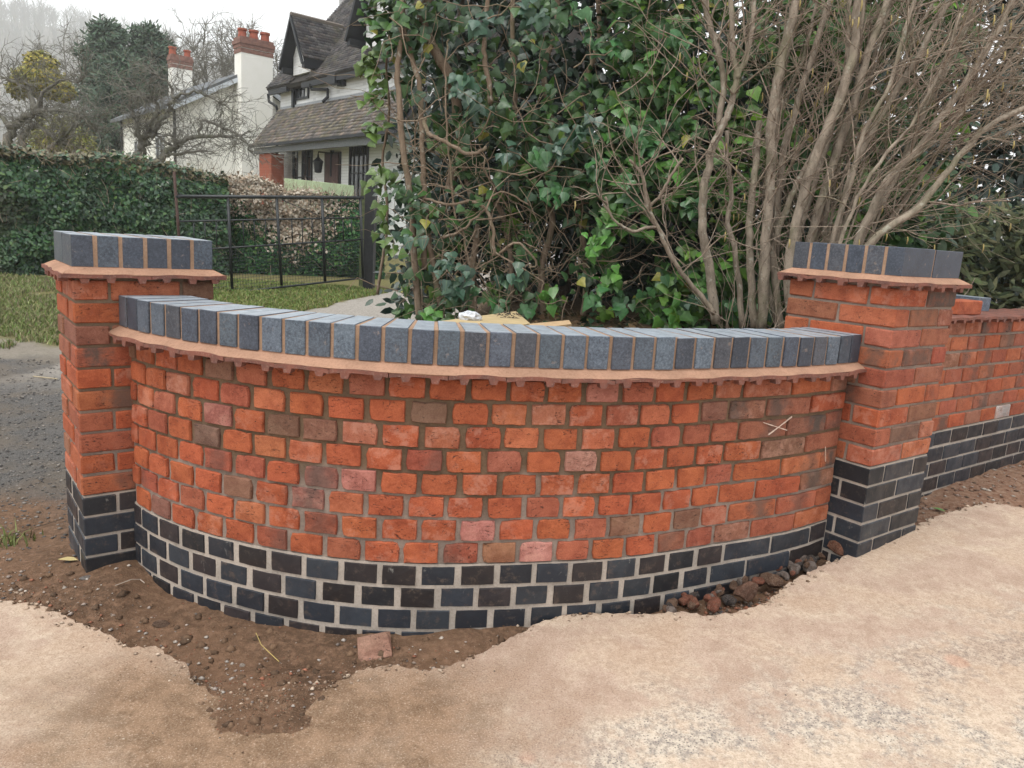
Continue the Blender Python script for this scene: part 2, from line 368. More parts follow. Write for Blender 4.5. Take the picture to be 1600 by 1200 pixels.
# ------------------------------------------------------------------ concrete slab
def mat_slab():
    m = NT("worn_concrete"); v = m.coords(); sx = m.n("ShaderNodeSeparateXYZ"); m.l(v, sx.inputs[0]); X, Y = sx.outputs[0], sx.outputs[1]
    a = m.noise(v, 2.6, 7, .7, .1); b = m.noise(v, 13, 7, .75); c1 = m.noise(v, 55, 5, .7); f = m.noise(v, 210, 4, .75); vo = m.voro(v, 120)
    streak = m.noise(m.vmul(v, (2.2, .8, 1)), 12, 5, .7, .8)
    tan = m.mix(m.ramp(b, .35, .65), (.45, .335, .26), (.37, .265, .2))
    pale = m.mix(m.ramp(c1, .4, .6), (.58, .47, .365), (.47, .37, .28))
    c = m.mix(m.ramp(a, .42, .58), tan, pale); c = m.mix(m.ramp(streak, .5, .66, 0, .28), c, (.56, .46, .36))
    # exposed aggregate towards the camera
    near = m.math('ADD', m.math('SUBTRACT', m.math('MULTIPLY', X, .42), Y), m.math('MULTIPLY', m.math('SUBTRACT', a, .5), 1.5))
    ag = m.math('MULTIPLY', m.ramp(near, -1.85, -1.4), m.ramp(m.noise(v, 7, 5, .7), .4, .56))
    aggc = m.mix(m.ramp(vo, .18, .36), (.13, .12, .12), m.mix(m.ramp(c1, .4, .62), (.56, .49, .4), (.27, .24, .215)))
    c = m.mix(m.math('MULTIPLY', ag, .85), c, aggc)
    c = m.mix(m.math('MULTIPLY', m.ramp(m.voro(v, 3.1), .13, .07), .4), c, (.55, .26, .17))
    # brown dust swept out of the trench
    dx = m.math('ADD', X, .56); dd = m.math('SQRT', m.math('ADD', m.math('POWER', m.math('MULTIPLY', dx, .62), 2.), m.math('POWER', m.math('SUBTRACT', Y, 1.72), 2.)))
    dd = m.math('ADD', dd, m.math('MULTIPLY', m.math('SUBTRACT', m.noise(v, 4, 5, .65), .5), .55))
    c = m.mix(m.ramp(dd, .62, .16, 0, .96), c, m.mix(m.ramp(b, .4, .6), (.175, .11, .065), (.27, .175, .11)))
    wv = m.noise(m.vmul(v, (1, 1, 1)), 2.6, 5, .6); c = m.mix(m.math('MULTIPLY', m.ramp(Y, 1.7, 2.1), m.ramp(wv, .45, .62, 0, .45)), c, (.34, .21, .135))
    c = m.mix(m.ramp(f, .5, .68, 0, .7), c, m.mix(1., c, (.48, .44, .41), 'MULTIPLY'))
    c = m.mix(m.ramp(f, .46, .32, 0, .4), c, (.68, .58, .47))
    n1 = m.bump(b, .3, .007); n1 = m.bump(c1, .55, .004, n1); n1 = m.bump(f, .7, .002, n1)
    return m.done(c, .92, n1, .2)
def on_slab(px, py):
    z = -.27
    for _ in range(8):
        p = atz(px, py, z); z = float(slab_h(p.x, p.y))
    return p
edge_px = [(-260, 915), (-60, 925), (60, 945), (130, 975), (200, 1008), (250, 1013), (285, 1030), (297, 1060), (340, 1088), (420, 1098), (480, 1088), (520, 1066), (560, 1046), (600, 1036), (640, 1041), (670, 1047), (705, 1040), (745, 1020), (790, 1000), (815, 985), (835, 974), (870, 962), (900, 960), (950, 957), (1000, 958), (1060, 955), (1110, 961), (1150, 955), (1200, 940), (1220, 922), (1250, 900), (1290, 881), (1340, 862), (1400, 832), (1440, 815), (1480, 801), (1530, 787), (1560, 785), (1590, 792), (1640, 800), (1760, 790)]
E2 = [on_slab(*p) for p in edge_px]
poly = []
for i in range(len(E2) - 1):
    a, b = E2[i], E2[i + 1]; n = max(1, int((b - a).length / .014))
    for k in range(n):
        q = a.lerp(b, k / n); poly.append((q.x + .011 * float(fbm(q.x * 14, q.y * 14, 5)), q.y + .016 * float(fbm(q.x * 14, q.y * 14, 17)) + random.choice([0, 0, 0, -.004, .004, .007])))
nedge = len(poly)
poly += [(5.5, E2[-1].y), (5.5, -2.0), (-4.0, -2.0), (-4.0, E2[0].y)]
grid = [(x, y) for x in np.arange(-3.0, 4.0, .06) for y in np.arange(-1.2, 4.2, .06)]
vs = [Vector(p) for p in poly] + [Vector((x + random.uniform(-.01, .01), y + random.uniform(-.01, .01))) for x, y in grid]
rv, re, rf, ov, oe, of = delaunay_2d_cdt(vs, [], [list(range(len(poly)))], 1, 1e-5)
V = [(p.x, p.y, float(slab_h(p.x, p.y)) + .004 * float(fbm(p.x * 5, p.y * 5, 21))) for p in rv]
orig = {}
for i, l in enumerate(ov):
    for q in l: orig[q] = i
Fc = [tuple(f) for f in rf]
nb = len(V); lowring = []
for k in range(nedge):
    i = orig[k]; x, y, z = V[i]; V[i] = (x + random.uniform(-.004, .004), y + random.uniform(-.005, .005), z - .001 - .003 * random.random())
    lowring.append((i, len(V))); V.append((x + random.uniform(-.006, .012), y - random.uniform(.0, .018), z - .09))
for k in range(nedge - 1):
    (a, c), (b, d) = lowring[k], lowring[k + 1]; Fc.append((a, b, d, c))
me = bpy.data.meshes.new("concrete_slab"); me.from_pydata(V, [], Fc); me.materials.append(mat_slab()); me.update()
bm = bmesh.new(); bm.from_mesh(me); bmesh.ops.recalc_face_normals(bm, faces=bm.faces); bm.to_mesh(me); bm.free()
slab = inst("pavement", me); tag(slab, "worn pale concrete paving with a broken edge", None, None, 'structure')

# ------------------------------------------------------------------ brick shapes
COURSE, BH = .07356, .0632
def brick_mesh(name, w, h, d, mat, seed, rough=1.):
    """one brick: face at y=0 looking to -y, body behind, worn arris round the face"""
    r = random.Random(seed); v = []; f = []
    nx, nz = (9 if w > .15 else 5), 3
    per = []
    for i in range(nx): per.append((-w / 2 + w * i / nx, -h / 2))
    for i in range(nz): per.append((w / 2, -h / 2 + h * i / nz))
    for i in range(nx): per.append((w / 2 - w * i / nx, h / 2))
    for i in range(nz): per.append((-w / 2, h / 2 - h * i / nz))
    n = len(per); ring0 = []; ring1 = []
    for (x, z) in per:
        j = .0013 * rough
        chip = r.uniform(.001, .0034) * rough if r.random() < .16 else 0
        corner = abs(abs(x) - w / 2) < 1e-6 and abs(abs(z) - h / 2) < 1e-6
        cx = (.0006 * rough + r.random() ** 3 * .0042 * rough) if corner else 0
        sx = -1 if x > 0 else 1; sz = -1 if z > 0 else 1
        onx = abs(abs(x) - w / 2) < 1e-6; onz = abs(abs(z) - h / 2) < 1e-6
        px = x + r.uniform(-j, j) + (sx * (cx + chip) if onx else 0); pz = z + r.uniform(-j, j) + (sz * (cx * .7 + chip * .6) if onz else 0)
        ring0.append((px, .004 + .002 * r.random() * rough, pz))
        b = .0026 * (.7 + .3 * rough)
        ring1.append((px + (sx * b if onx else 0), r.uniform(-.0008, .0012) * rough, pz + (sz * b if onz else 0)))
    back = [(x, d, z) for x, z in per]
    v = back + ring0 + ring1 + [(r.uniform(-.2, .2) * w, -.0008, r.uniform(-.1, .1) * h)]
    for k in range(n):
        a, b = k, (k + 1) % n
        f.append((a, b, n + b, n + a)); f.append((n + a, n + b, 2 * n + b, 2 * n + a)); f.append((2 * n + a, 2 * n + b, 3 * n))
    f.append(tuple(reversed(range(n))))
    me = bpy.data.meshes.new(name); me.from_pydata(v, [], f); me.materials.append(mat); me.update(); return me
def block_mesh(name, x, y, z, mat, seed, bev=.0028, j=.0012):
    """a free brick, all edges worn"""
    r = random.Random(seed); bm = bmesh.new(); bmesh.ops.create_cube(bm, size=1)
    for q in bm.verts: q.co = Vector((q.co.x * x, q.co.y * y, q.co.z * z))
    bmesh.ops.bevel(bm, geom=bm.edges[:], offset=bev, segments=1, affect='EDGES', clamp_overlap=True)
    for q in bm.verts: q.co += Vector((r.uniform(-j, j), r.uniform(-j, j), r.uniform(-j, j)))
    me = bpy.data.meshes.new(name); bm.to_mesh(me); bm.free(); me.materials.append(mat); return me
HEAD = [brick_mesh("header_brick", .1050, BH + .0012, .09, MAT['brick'], i) for i in range(10)]
STRE = [brick_mesh("stretcher_brick", .215, BH - .001, .09, MAT['brick'], 50 + i, .8) for i in range(8)]
BHEAD = [brick_mesh("blue_header_brick", .1025, BH, .09, MAT['blue'], 80 + i, .35) for i in range(6)]
BSTRE = [brick_mesh("blue_stretcher_brick", .215, BH, .09, MAT['blue'], 90 + i, .35) for i in range(5)]
_cut = {}
def cut_mesh(w, blue):
    w = round(w, 3); k = (w, blue)
    if k not in _cut: _cut[k] = brick_mesh("cut_brick", w, BH, .09, MAT['blue' if blue else 'brick'], 200 + len(_cut), .35 if blue else 1)
    return _cut[k]
rb = random.Random(3)
def red_col(multi=.0):
    t = rb.random()
    if multi and rb.random() < multi:
        c = rb.choice([(.34, .125, .07), (.4, .12, .058), (.3, .13, .08), (.44, .135, .06)]); a = rb.choice([.0, .15, .4, 1., 1.])
    elif t < .60: c, a = (.43, .112, .046), 1
    elif t < .78: c, a = (.38, .115, .062), 1
    elif t < .88: c, a = (.46, .145, .066), 1
    elif t < .93: c, a = (.25, .13, .08), 1
    elif t < .965: c, a = (.42, .145, .085), 1
    else: c, a = (.36, .095, .052), .5
    k = rb.uniform(.86, 1.08)
    return (c[0] * k, c[1] * k * rb.uniform(.93, 1.07), c[2] * k, a)
def blue_col():
    c = rb.choice([(.022, .028, .038), (.018, .022, .03), (.014, .016, .02), (.028, .023, .025), (.03, .037, .047), (.022, .018, .019)])
    k = rb.uniform(.8, 1.25); return (c[0] * k, c[1] * k, c[2] * k, 1)
def cop_col():
    c = rb.choice([(.105, .13, .165), (.085, .1, .13), (.1, .108, .13), (.07, .085, .115), (.115, .145, .18)])
    k = rb.uniform(.55, .95); return (c[0] * k, c[1] * k, c[2] * k, 1)

# ------------------------------------------------------------------ the piers' frames
LC, LA = Vector((-1.42707, 2.44064)), .67504
RC, RA = Vector((1.33629, 2.70691)), -.93387
L_U = Vector((math.cos(LA), math.sin(LA))); L_N = Vector((-math.sin(LA), math.cos(LA)))      # along the front, into the pier
R_U = Vector((math.cos(RA), math.sin(RA))); R_N = Vector((-math.sin(RA), math.cos(RA)))
PW, LD, RD = .44, .3575, .435

# ------------------------------------------------------------------ the curved wall
CP = [(-1.44, 2.658), (-1.3927, 2.5926), (-1.335, 2.526), (-1.2708, 2.4656), (-1.2015, 2.411), (-1.1282, 2.3621), (-1.0517, 2.3183), (-0.9726, 2.2793), (-0.8914, 2.245), (-0.8084, 2.2153), (-0.7239, 2.1903), (-0.6381, 2.1701), (-0.5512, 2.1552), (-0.4635, 2.146), (-0.3754, 2.1428), (-0.2873, 2.1458), (-0.1996, 2.1546), (-0.1125, 2.1684), (-0.026, 2.1857), (0.06, 2.2048), (0.146, 2.2244), (0.2318, 2.2447), (0.317, 2.2674), (0.4007, 2.2951), (0.4821, 2.3279), (0.5612, 2.3659), (0.6391, 2.4061), (0.7174, 2.4467), (0.7965, 2.4866), (0.876, 2.5267), (0.955, 2.568), (1.0324, 2.6122), (1.1071, 2.661), (1.1778, 2.713), (1.2450, 2.768), (1.31, 2.825), (1.375, 2.883)]
CP = np.array(CP)
for _ in range(2): CP[1:-1] = .25 * CP[:-2] + .5 * CP[1:-1] + .25 * CP[2:]
def resample(P, n):
    d = np.concatenate([[0], np.cumsum(np.hypot(*np.diff(P, axis=0).T))]); q = np.linspace(0, d[-1], n)
    # cubic hermite through the points
    T = np.gradient(P, d, axis=0); o = []
    for s in q:
        i = min(max(np.searchsorted(d, s) - 1, 0), len(P) - 2); h = d[i + 1] - d[i]; t = (s - d[i]) / h
        o.append((2 * t ** 3 - 3 * t ** 2 + 1) * P[i] + (t ** 3 - 2 * t ** 2 + t) * h * T[i] + (-2 * t ** 3 + 3 * t ** 2) * P[i + 1] + (t ** 3 - t ** 2) * h * T[i + 1])
    return np.array(o)
FINE = resample(CP, 1200)
TAN = np.gradient(FINE, axis=0); TAN /= np.hypot(TAN[:, 0], TAN[:, 1])[:, None]
NRM = np.stack([TAN[:, 1], -TAN[:, 0]], 1)          # outwards, to the viewer
class Curve:
    def __init__(s, off):
        s.P = FINE + NRM * off; s.s = np.concatenate([[0], np.cumsum(np.hypot(*np.diff(s.P, axis=0).T))])
        def cross(C, U, N):
            g = (s.P - np.array(C)) @ np.array(N); i = np.where(np.diff(np.sign(g)))[0]
            return float(s.s[i[0]]) if len(i) else None
        s.a = cross(LC, L_U, L_N); s.b = cross(RC, R_U, R_N)
        if s.b is None: s.b = float(s.s[-1])
    def at(s, q):
        return np.array([np.interp(q, s.s, s.P[:, 0]), np.interp(q, s.s, s.P[:, 1])])
    def nrm(s, q):
        n = np.array([np.interp(q, s.s, NRM[:, 0]), np.interp(q, s.s, NRM[:, 1])]); return n / np.hypot(*n)
FACE, COPE = Curve(-.0266), Curve(0)
Z_ROW1, Z_COP0, Z_COP1 = .5443, .5825, .685
wall = empty("curved_wall", (-.2, 2.3, -.05), "low curved red brick wall with blue brick base and coping, between the two piers", "wall")
bpy.context.view_layer.update()
def world_child(o, par):
    o.parent = par; o.matrix_parent_inverse = Matrix.Translation(par.location).inverted() if not par.rotation_euler.z else par.matrix_world.inverted()
    return o
def put_brick(name, me, curve, q, z, par, color, out=0.):
    p = curve.at(q); n = curve.nrm(q); p = p + n * out
    o = inst(name, me, None, (p[0], p[1], z), (0, 0, math.atan2(n[1], n[0]) + math.pi / 2), color)
    o.rotation_euler.y = rb.uniform(-.012, .012); o.rotation_euler.x = rb.uniform(-.012, .012)
    return world_child(o, par)
SPEC = {}      # bricks that stand out, by (row, nearest x)
xs_mark = []
for row in range(1, 13):
    z = Z_ROW1 - (row - .5) * COURSE
    blue = row > 8
    q = FACE.b - .012
    seq = []
    odd = row % 2 == 1
    lens = ([.1025, .215, .215] if odd else [.215, .215, .155])
    for L in lens:
        seq.append((q - L / 2, L)); q -= L + .0115
    q -= .004
    while q > FACE.a + .02:
        L = min(.1025, q - FACE.a - .006)
        if L < .02: break
        seq.append((q - L / 2, L)); q -= .1206 + rb.uniform(-.0035, .0035)
    for i, (c, L) in enumerate(seq):
        x = FACE.at(c)[0]
        if L > .2: me = rb.choice(BSTRE if blue else STRE)
        elif abs(L - .1025) < .004: me = rb.choice(BHEAD if blue else HEAD)
        else: me = cut_mesh(L, blue)
        col = blue_col() if blue else red_col(.75 if i < 3 else (.25 if i < 5 else 0))
        o = put_brick("blue_brick" if blue else "brick", me, FACE, c, z + rb.uniform(-.0015, .0015), wall, col, rb.uniform(-.003, .0025))
        if not blue: xs_mark.append((o, row, x))
def paint_brick(row, px, col):
    """give the brick of that course nearest a measured spot the colour it has in the place"""
    o = min((t for t in xs_mark if t[1] == row), key=lambda t: abs(t[2] - px))[0]; o.color = col
GREYB = (.2, .112, .072, 1); BROWNB = (.3, .14, .075, 1); PINKB = (.44, .155, .1, 1)
for row, px, c in ((2, 655, GREYB), (3, 447, GREYB), (4, 318, (.18, .108, .078, 1)), (3, 345, (.36, .14, .11, 1)), (8, 818, BROWNB), (8, 874, (.5, .23, .19, 1)), (7, 735, (.43, .17, .14, 1)), (6, 530, (.33, .13, .1, .35)), (5, 505, (.3, .12, .09, .3)), (5, 590, (.42, .165, .13, 1)), (4, 930, (.4, .2, .15, 1)), (1, 930, (.45, .18, .13, 1)), (7, 1102, (.24, .125, .08, 1)), (8, 1075, (.31, .12, .07, .6)), (8, 235, (.24, .11, .08, 1)), (2, 1145, (.27, .125, .085, 1))):
    paint_brick(row, aty(px, 700, 2.35).x, c)
# mortar: one body behind the brick faces, in three lifts
def curve_slab(name, a_off, b_off, z0, z1, mat, n=160, q0=None, q1=None, wav=0.):
    mb = MB(); ca, cb = Curve(a_off), Curve(b_off)
    for cu, t in ((ca, 0), (cb, 1)):
        for i in range(n + 1):
            u = cu.a - .03 + (cu.b - cu.a + .05) * i / n; p = cu.at(u)
            w = wav * float(fbm(u * 25, z0 * 90, 31)) if not t else 0
            pn = cu.nrm(u)
            mb.v.append((p[0] + pn[0] * w, p[1] + pn[1] * w, z0)); mb.v.append((p[0] + pn[0] * w, p[1] + pn[1] * w, z1))
    k = 2 * (n + 1)
    for i in range(n):
        a = 2 * i; mb.f.append((a, a + 2, a + 3, a + 1)); mb.f.append((k + a, k + a + 1, k + a + 3, k + a + 2))
        mb.f.append((a + 1, a + 3, k + a + 3, k + a + 1)); mb.f.append((a, k + a, k + a + 2, a + 2))
    mb.f.append((0, 1, k + 1, k)); mb.f.append((2 * n, k + 2 * n, k + 2 * n + 1, 2 * n + 1))
    me = mb.mesh(name, mat); return me
zb = Z_ROW1 - 8 * COURSE
world_child(inst("mortar", curve_slab("mortar", -.0355, -.24, zb + .002, Z_COP0 - .027, MAT['mortar'], wav=.002)), wall)
world_child(inst("pale_mortar", curve_slab("pale_mortar", -.0305, -.24, zb - 4 * COURSE - .05, zb + .001, MAT['mortar_pale'], wav=.0012)), wall)
world_child(inst("mortar_bed", curve_slab("mortar_bed", -.004, -.2, Z_COP0 - .026, Z_COP0 + .004, MAT['fillet'])), wall)
# coping: bricks on edge, each cut to the curve
ncop = int(round((COPE.b - COPE.a) / .0755)); pit = (COPE.b - COPE.a) / ncop
BACK = Curve(-.215)
def radial(q, off):
    i = np.interp(q, COPE.s, np.arange(len(COPE.s))); p = COPE.at(q); n = COPE.nrm(q); return p + n * off
for k in range(ncop):
    q0 = COPE.a + k * pit; qa, qb = q0 + .0058 + rb.uniform(-.001, .001), q0 + pit - .0058 + rb.uniform(-.001, .001)
    za, zbp = Z_COP0 + .002 + rb.uniform(-.001, .001), Z_COP1 + rb.uniform(-.0015, .0015)
    c = radial((qa + qb) / 2, -.107); jj = rb.uniform(-.0008, .0022)
    bm = bmesh.new(); vv = []
    for zz in (za, zbp):
        for qq, of in ((qa, jj), (qb, jj), (qb, -.215), (qa, -.215)):
            p = radial(qq, of)
            if of < -.1:      # keep the brick nearly parallel sided, the joint tapers
                m_ = radial((qa + qb) / 2, of); p = m_ + (p - m_) * 1.06
            vv.append(bm.verts.new((p[0] - c[0], p[1] - c[1], zz - .634)))
    for fq in ((3, 2, 1, 0), (4, 5, 6, 7), (0, 1, 5, 4), (1, 2, 6, 5), (2, 3, 7, 6), (3, 0, 4, 7)): bm.faces.new([vv[i] for i in fq])
    bmesh.ops.bevel(bm, geom=bm.edges[:], offset=.002, segments=1, affect='EDGES')
    for q_ in bm.verts: q_.co += Vector((rb.uniform(-.0006, .0006), rb.uniform(-.0006, .0006), rb.uniform(-.0005, .0005)))
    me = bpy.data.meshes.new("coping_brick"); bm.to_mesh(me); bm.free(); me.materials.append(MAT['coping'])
    n = COPE.nrm((qa + qb) / 2)
    world_child(inst("coping_brick", me, None, (c[0], c[1], .634), None, cop_col()), wall)
world_child(inst("coping_mortar", curve_slab("coping_mortar", -.0062, -.212, Z_COP0, Z_COP1 - .0015, MAT['joint'], wav=.0008)), wall)
# creasing tiles with hanging nibs, and the mortar fillet above them
def tile_run(fr, q0, q1, par, pitch=.165, first=.0, depth=.2):
    """fr(q, out, z) -> world point. A row of cambered clay tiles whose outer edge stands at out=0"""
    q = q0 - first
    while q < q1 - .01:
        a, b = max(q, q0), min(q + pitch - .002, q1)
        if b - a > .02:
            mb = MB(); n = 6; dz = rb.uniform(-.0015, .0015); dr = rb.uniform(-.004, .003); tilt = rb.uniform(-.0015, .0015)
            top = []; bot = []
            for i in range(n + 1):
                u = (a + (b - a) * i / n); cam_ = .006 * (1 - ((u - (q + pitch / 2)) / (pitch / 2)) ** 2) + tilt * (u - q) / pitch
                for o_ in (0 + dr + rb.uniform(-.0008, .0008), -depth):
                    top.append(fr(u, o_, .0115 + cam_ + dz)); bot.append(fr(u, o_, .0 + cam_ + dz))
            nb_ = len(top); mb.v = [tuple(t) for t in top + bot]
            for i in range(n):
                c = 2 * i; mb.f += [(c, c + 2, c + 3, c + 1), (nb_ + c, nb_ + c + 1, nb_ + c + 3, nb_ + c + 2), (c, nb_ + c, nb_ + c + 2, c + 2), (c + 1, c + 3, nb_ + c + 3, nb_ + c + 1)]
            mb.f += [(0, 1, nb_ + 1, nb_), (2 * n, nb_ + 2 * n, nb_ + 2 * n + 1, 2 * n + 1)]
            for t in (.26, .80):
                u = q + pitch * t + rb.uniform(-.004, .004); w = .0115; h = .0135 + rb.uniform(-.002, .002)
                if u - w < a or u + w > b: continue
                P = []
                for zz, ww in ((.0022 + dz - h, w * .8), (.002 + dz + .004, w * 1.25)):
                    for uu, oo in ((u - ww, dr - .0005), (u + ww, dr - .0005), (u + ww, -.028), (u - ww, -.028)): P.append(fr(uu, oo, zz))
                mb.hexa(P)
            o = mb.build("creasing_tile", MAT['tile']); world_child(o, par)
        q += pitch
def fillet_run(fr, q0, q1, par, step=.03, h=.0235, run=.036, name="mortar_fillet", mitre0=0., mitre1=0.):
    mb = MB(); n = max(2, int((q1 - q0) / step)); ring = []
    for i in range(n + 1):
        u = q0 + (q1 - q0) * i / n; w = .0045 * float(fbm(u * 9 + q0 * 17, 3.3, 41)); hh = .0035 * float(fbm(u * 11 + q0 * 7, 8.1, 43))
        m0 = mitre0 * (1 - i / n) if i == 0 else 0; m1 = mitre1 if i == n else 0
        sh = (-mitre0 if i == 0 else 0) + (mitre1 if i == n else 0)
        ring.append([fr(u + sh, -.004 + w, .0125), fr(u + sh, -.002 + w, .0155 + hh * .4), fr(u + sh * .5, -run * .5 + w * .6, .0125 + h * .55 + hh), fr(u, -run - .003, .0125 + h), fr(u, -run - .05, .0125 + h), fr(u, -run - .05, .0125)])
    for r_ in ring: mb.v += [tuple(p) for p in r_]
    for i in range(n):
        for k in range(6):
            a = 6 * i + k; b = 6 * i + (k + 1) % 6; mb.f.append((a, b, b + 6, a + 6))
    mb.f.append(tuple(range(6))); mb.f.append(tuple(6 * n + k for k in reversed(range(6))))
    o = mb.build(name, MAT['fillet']); world_child(o, par)
OUT = .035
ZT = Z_COP0 - .0365
def fr_curve(q, o, z):
    q = min(max(q, 0), COPE.s[-1]); p = radial(q, OUT + o); return (p[0], p[1], ZT + z)
tile_run(fr_curve, COPE.a - .012, COPE.b + .01, wall, first=.07)
fillet_run(fr_curve, COPE.a - .012, COPE.b + .012, wall)
# chalk cross and chalk dash on two bricks at the right-hand end
chalk = mat_plain("white_chalk", (.72, .55, .45), .95, .3, 200, .001)
def chalk_line(p0, p1, w, par, row):
    """p = (arc position, z)"""
    mb = MB(); n = 8
    for i in range(n):
        t0, t1 = i / n, (i + 1) / n; w0 = w * (.6 + .5 * rb.random())
        a = (p0[0] + (p1[0] - p0[0]) * t0, p0[1] + (p1[1] - p0[1]) * t0); b = (p0[0] + (p1[0] - p0[0]) * t1, p0[1] + (p1[1] - p0[1]) * t1)
        P = []
        for dd in (.0, .0034):
            for (qq, zz), sg in ((a, -1), (b, -1), (b, 1), (a, 1)):
                p = FACE.at(qq) + FACE.nrm(qq) * dd
                P.append((p[0], p[1], zz + sg * w0 / 2))
        mb.hexa(P)
    world_child(mb.build("chalk_mark", chalk), par)
def face_q(px, py):
    best = None
    for i in range(0, len(FACE.s), 2):
        p = FACE.P[i]
        w = aty(px, py, p[1]); e = abs(w.x - p[0])
        if best is None or e < best[0]: best = (e, FACE.s[i], w.z)
    return best[1], best[2]
for a, b, w in (((1192, 660), (1229, 672), .0035), ((1237, 651), (1200, 679), .0045), ((1289.5, 699), (1289.0, 720), .006)):
    chalk_line(face_q(*a), face_q(*b), w, wall, 3)

# ------------------------------------------------------------------ piers
BOX = {}
def pier_brick(sx, sy, blue, seed):
    k = (round(sx, 4), round(sy, 4), blue, seed)
    if k not in BOX: BOX[k] = block_mesh("pier_brick", sx, sy, BH, MAT['blue' if blue else 'brick'], len(BOX), .0024 if blue else .0042, .0006 if blue else .0017)
    return BOX[k]
def pier(label, C, U, N, depth, z_red0, n_red, n_blue, first_a, multi, mort_lo, cope_rows):
    par = empty("brick_pier", (C.x, C.y, z_red0), label, "pier", "square piers at the ends of the curved wall")
    ang = math.atan2(U.y, U.x)
    W = PW; h = .1025; s = .214; g = (W - 2 * h - s) / 2; g2 = W - 2 * s
    def P(x, y, z): return Vector((C.x + U.x * x + N.x * y, C.y + U.y * x + N.y * y, z))
    dh = depth - s - h       # joint for the 1.5 brick depth
    deep = depth > .4
    for r in range(n_red + n_blue):
        zc = z_red0 + (n_red - r - .5) * COURSE; blue = r >= n_red
        A = (r % 2 == 0) == first_a
        D = depth; B = []; S_ = (D - .0125) / 2 if deep else s
        if deep:
            if A: B = [(0, h, 0, S_), (W - h, W, 0, S_), (0, h, D - S_, D), (W - h, W, D - S_, D), (h + g, h + g + s, 0, h), (h + g, h + g + s, D - h, D)]
            else: B = [(0, s, 0, h), (W - s, W, 0, h), (0, s, D - h, D), (W - s, W, D - h, D), (0, h, h + .0115, D - h - .0115), (W - h, W, h + .0115, D - h - .0115)]
        else:
            if A: B = [(0, h, 0, s), (W - h, W, 0, s), (0, h, D - h, D), (W - h, W, D - h, D), (h + g, h + g + s, 0, h), (h + g, h + g + s, D - h, D)]
            else: B = [(0, s, 0, h), (W - s, W, 0, h), (0, s, D - s, D), (W - s, W, D - s, D)] if False else [(0, s, 0, h), (W - s, W, 0, h), (0, h, D - s, D), (W - h, W, D - s, D), (h + g, h + g + s, D - h, D)]
        for (x0, x1, y0, y1) in B:
            me = pier_brick(x1 - x0, y1 - y0, blue, rb.randrange(3))
            p = P((x0 + x1) / 2, (y0 + y1) / 2, zc + rb.uniform(-.001, .001)); col = blue_col() if blue else red_col(multi)
            o = inst("blue_brick" if blue else "brick", me, None, p, (rb.uniform(-.006, .006), rb.uniform(-.006, .006), ang + rb.uniform(-.006, .006)), col)
            world_child(o, par)
    def core(name, i, z0, z1, mat):
        mb = MB(); mb.box(i, W - i, i, depth - i, z0, z1, lambda p: P(*p)); world_child(mb.build(name, mat), par)
    top = z_red0 + n_red * COURSE
    core("mortar", .007, z_red0 + .002, top + .004, MAT[mort_lo]); core("pale_mortar", .004, z_red0 - n_blue * COURSE - .03, z_red0 + .001, MAT['mortar_pale'])
    zt = top + .0025
    core("mortar_bed", .002, top + .005, top + .04, MAT['fillet'])
    # creasing tiles and fillets round the four sides
    O = .036
    sides = [((0, 0), U, -N, W), ((W, 0), N, U, depth), ((W, depth), -U, N, W), ((0, depth), -N, -U, depth)]
    for (ox, oy), du, dn, L in sides:
        o3 = P(ox, oy, 0); o2 = Vector((o3.x, o3.y))
        def fr(q, o, z, o2=o2, du=du, dn=dn):
            v = o2 + du * q + dn * (O + o); return (v.x, v.y, zt + z)
        tile_run(fr, -O, L + O, par, first=rb.uniform(.02, .1), depth=.12, pitch=.165 if L > .43 else .15)
        fillet_run(fr, 0, L, par, mitre0=O, mitre1=O)
    # coping bricks on edge
    cz0 = top + .0377; cz1 = cz0 + .1025; i_ = .001
    n = 6; pitch = (W - 2 * i_) / n
    for k in range(n):
        for j in range(2):
            y0 = i_ if j == 0 else depth / 2 + .0045; y1 = depth / 2 - .0045 if j == 0 else depth - i_
            key = ('c', round(y1 - y0, 3), k % 3)
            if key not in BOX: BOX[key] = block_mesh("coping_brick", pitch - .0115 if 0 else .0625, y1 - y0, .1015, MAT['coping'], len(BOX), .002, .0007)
            xc = i_ + .03125 + k * (W - 2 * i_ - .0625) / (n - 1)
            p = P(xc, (y0 + y1) / 2, (cz0 + cz1) / 2 + rb.uniform(-.001, .001))
            world_child(inst("coping_brick", BOX[key], None, p, (0, 0, ang + rb.uniform(-.006, .006)), cop_col()), par)
    mb = MB(); mb.box(i_ + .0025, W - i_ - .0025, i_ + .0025, depth - i_ - .0025, cz0, cz1 - .0015, lambda p: P(*p)); world_child(mb.build("coping_mortar", MAT['joint']), par)
    return par
pierL = pier("tall left-hand pier of red brick on blue bricks, nearest the gravel drive and hedge", LC, L_U, L_N, LD, 0., 10, 5, True, .35, 'mortar_pier', 2)
# right pier: its front faces run from the corner to the left and to the back
RU = -R_U; RN_ = R_N
C2 = RC + RU * PW
pierR = pier("tall right-hand pier of mottled red brick on blue bricks, beside the straight garden wall", C2, R_U, R_N, RD, .20484, 9, 6, True, .55, 'mortar_grey', 2)

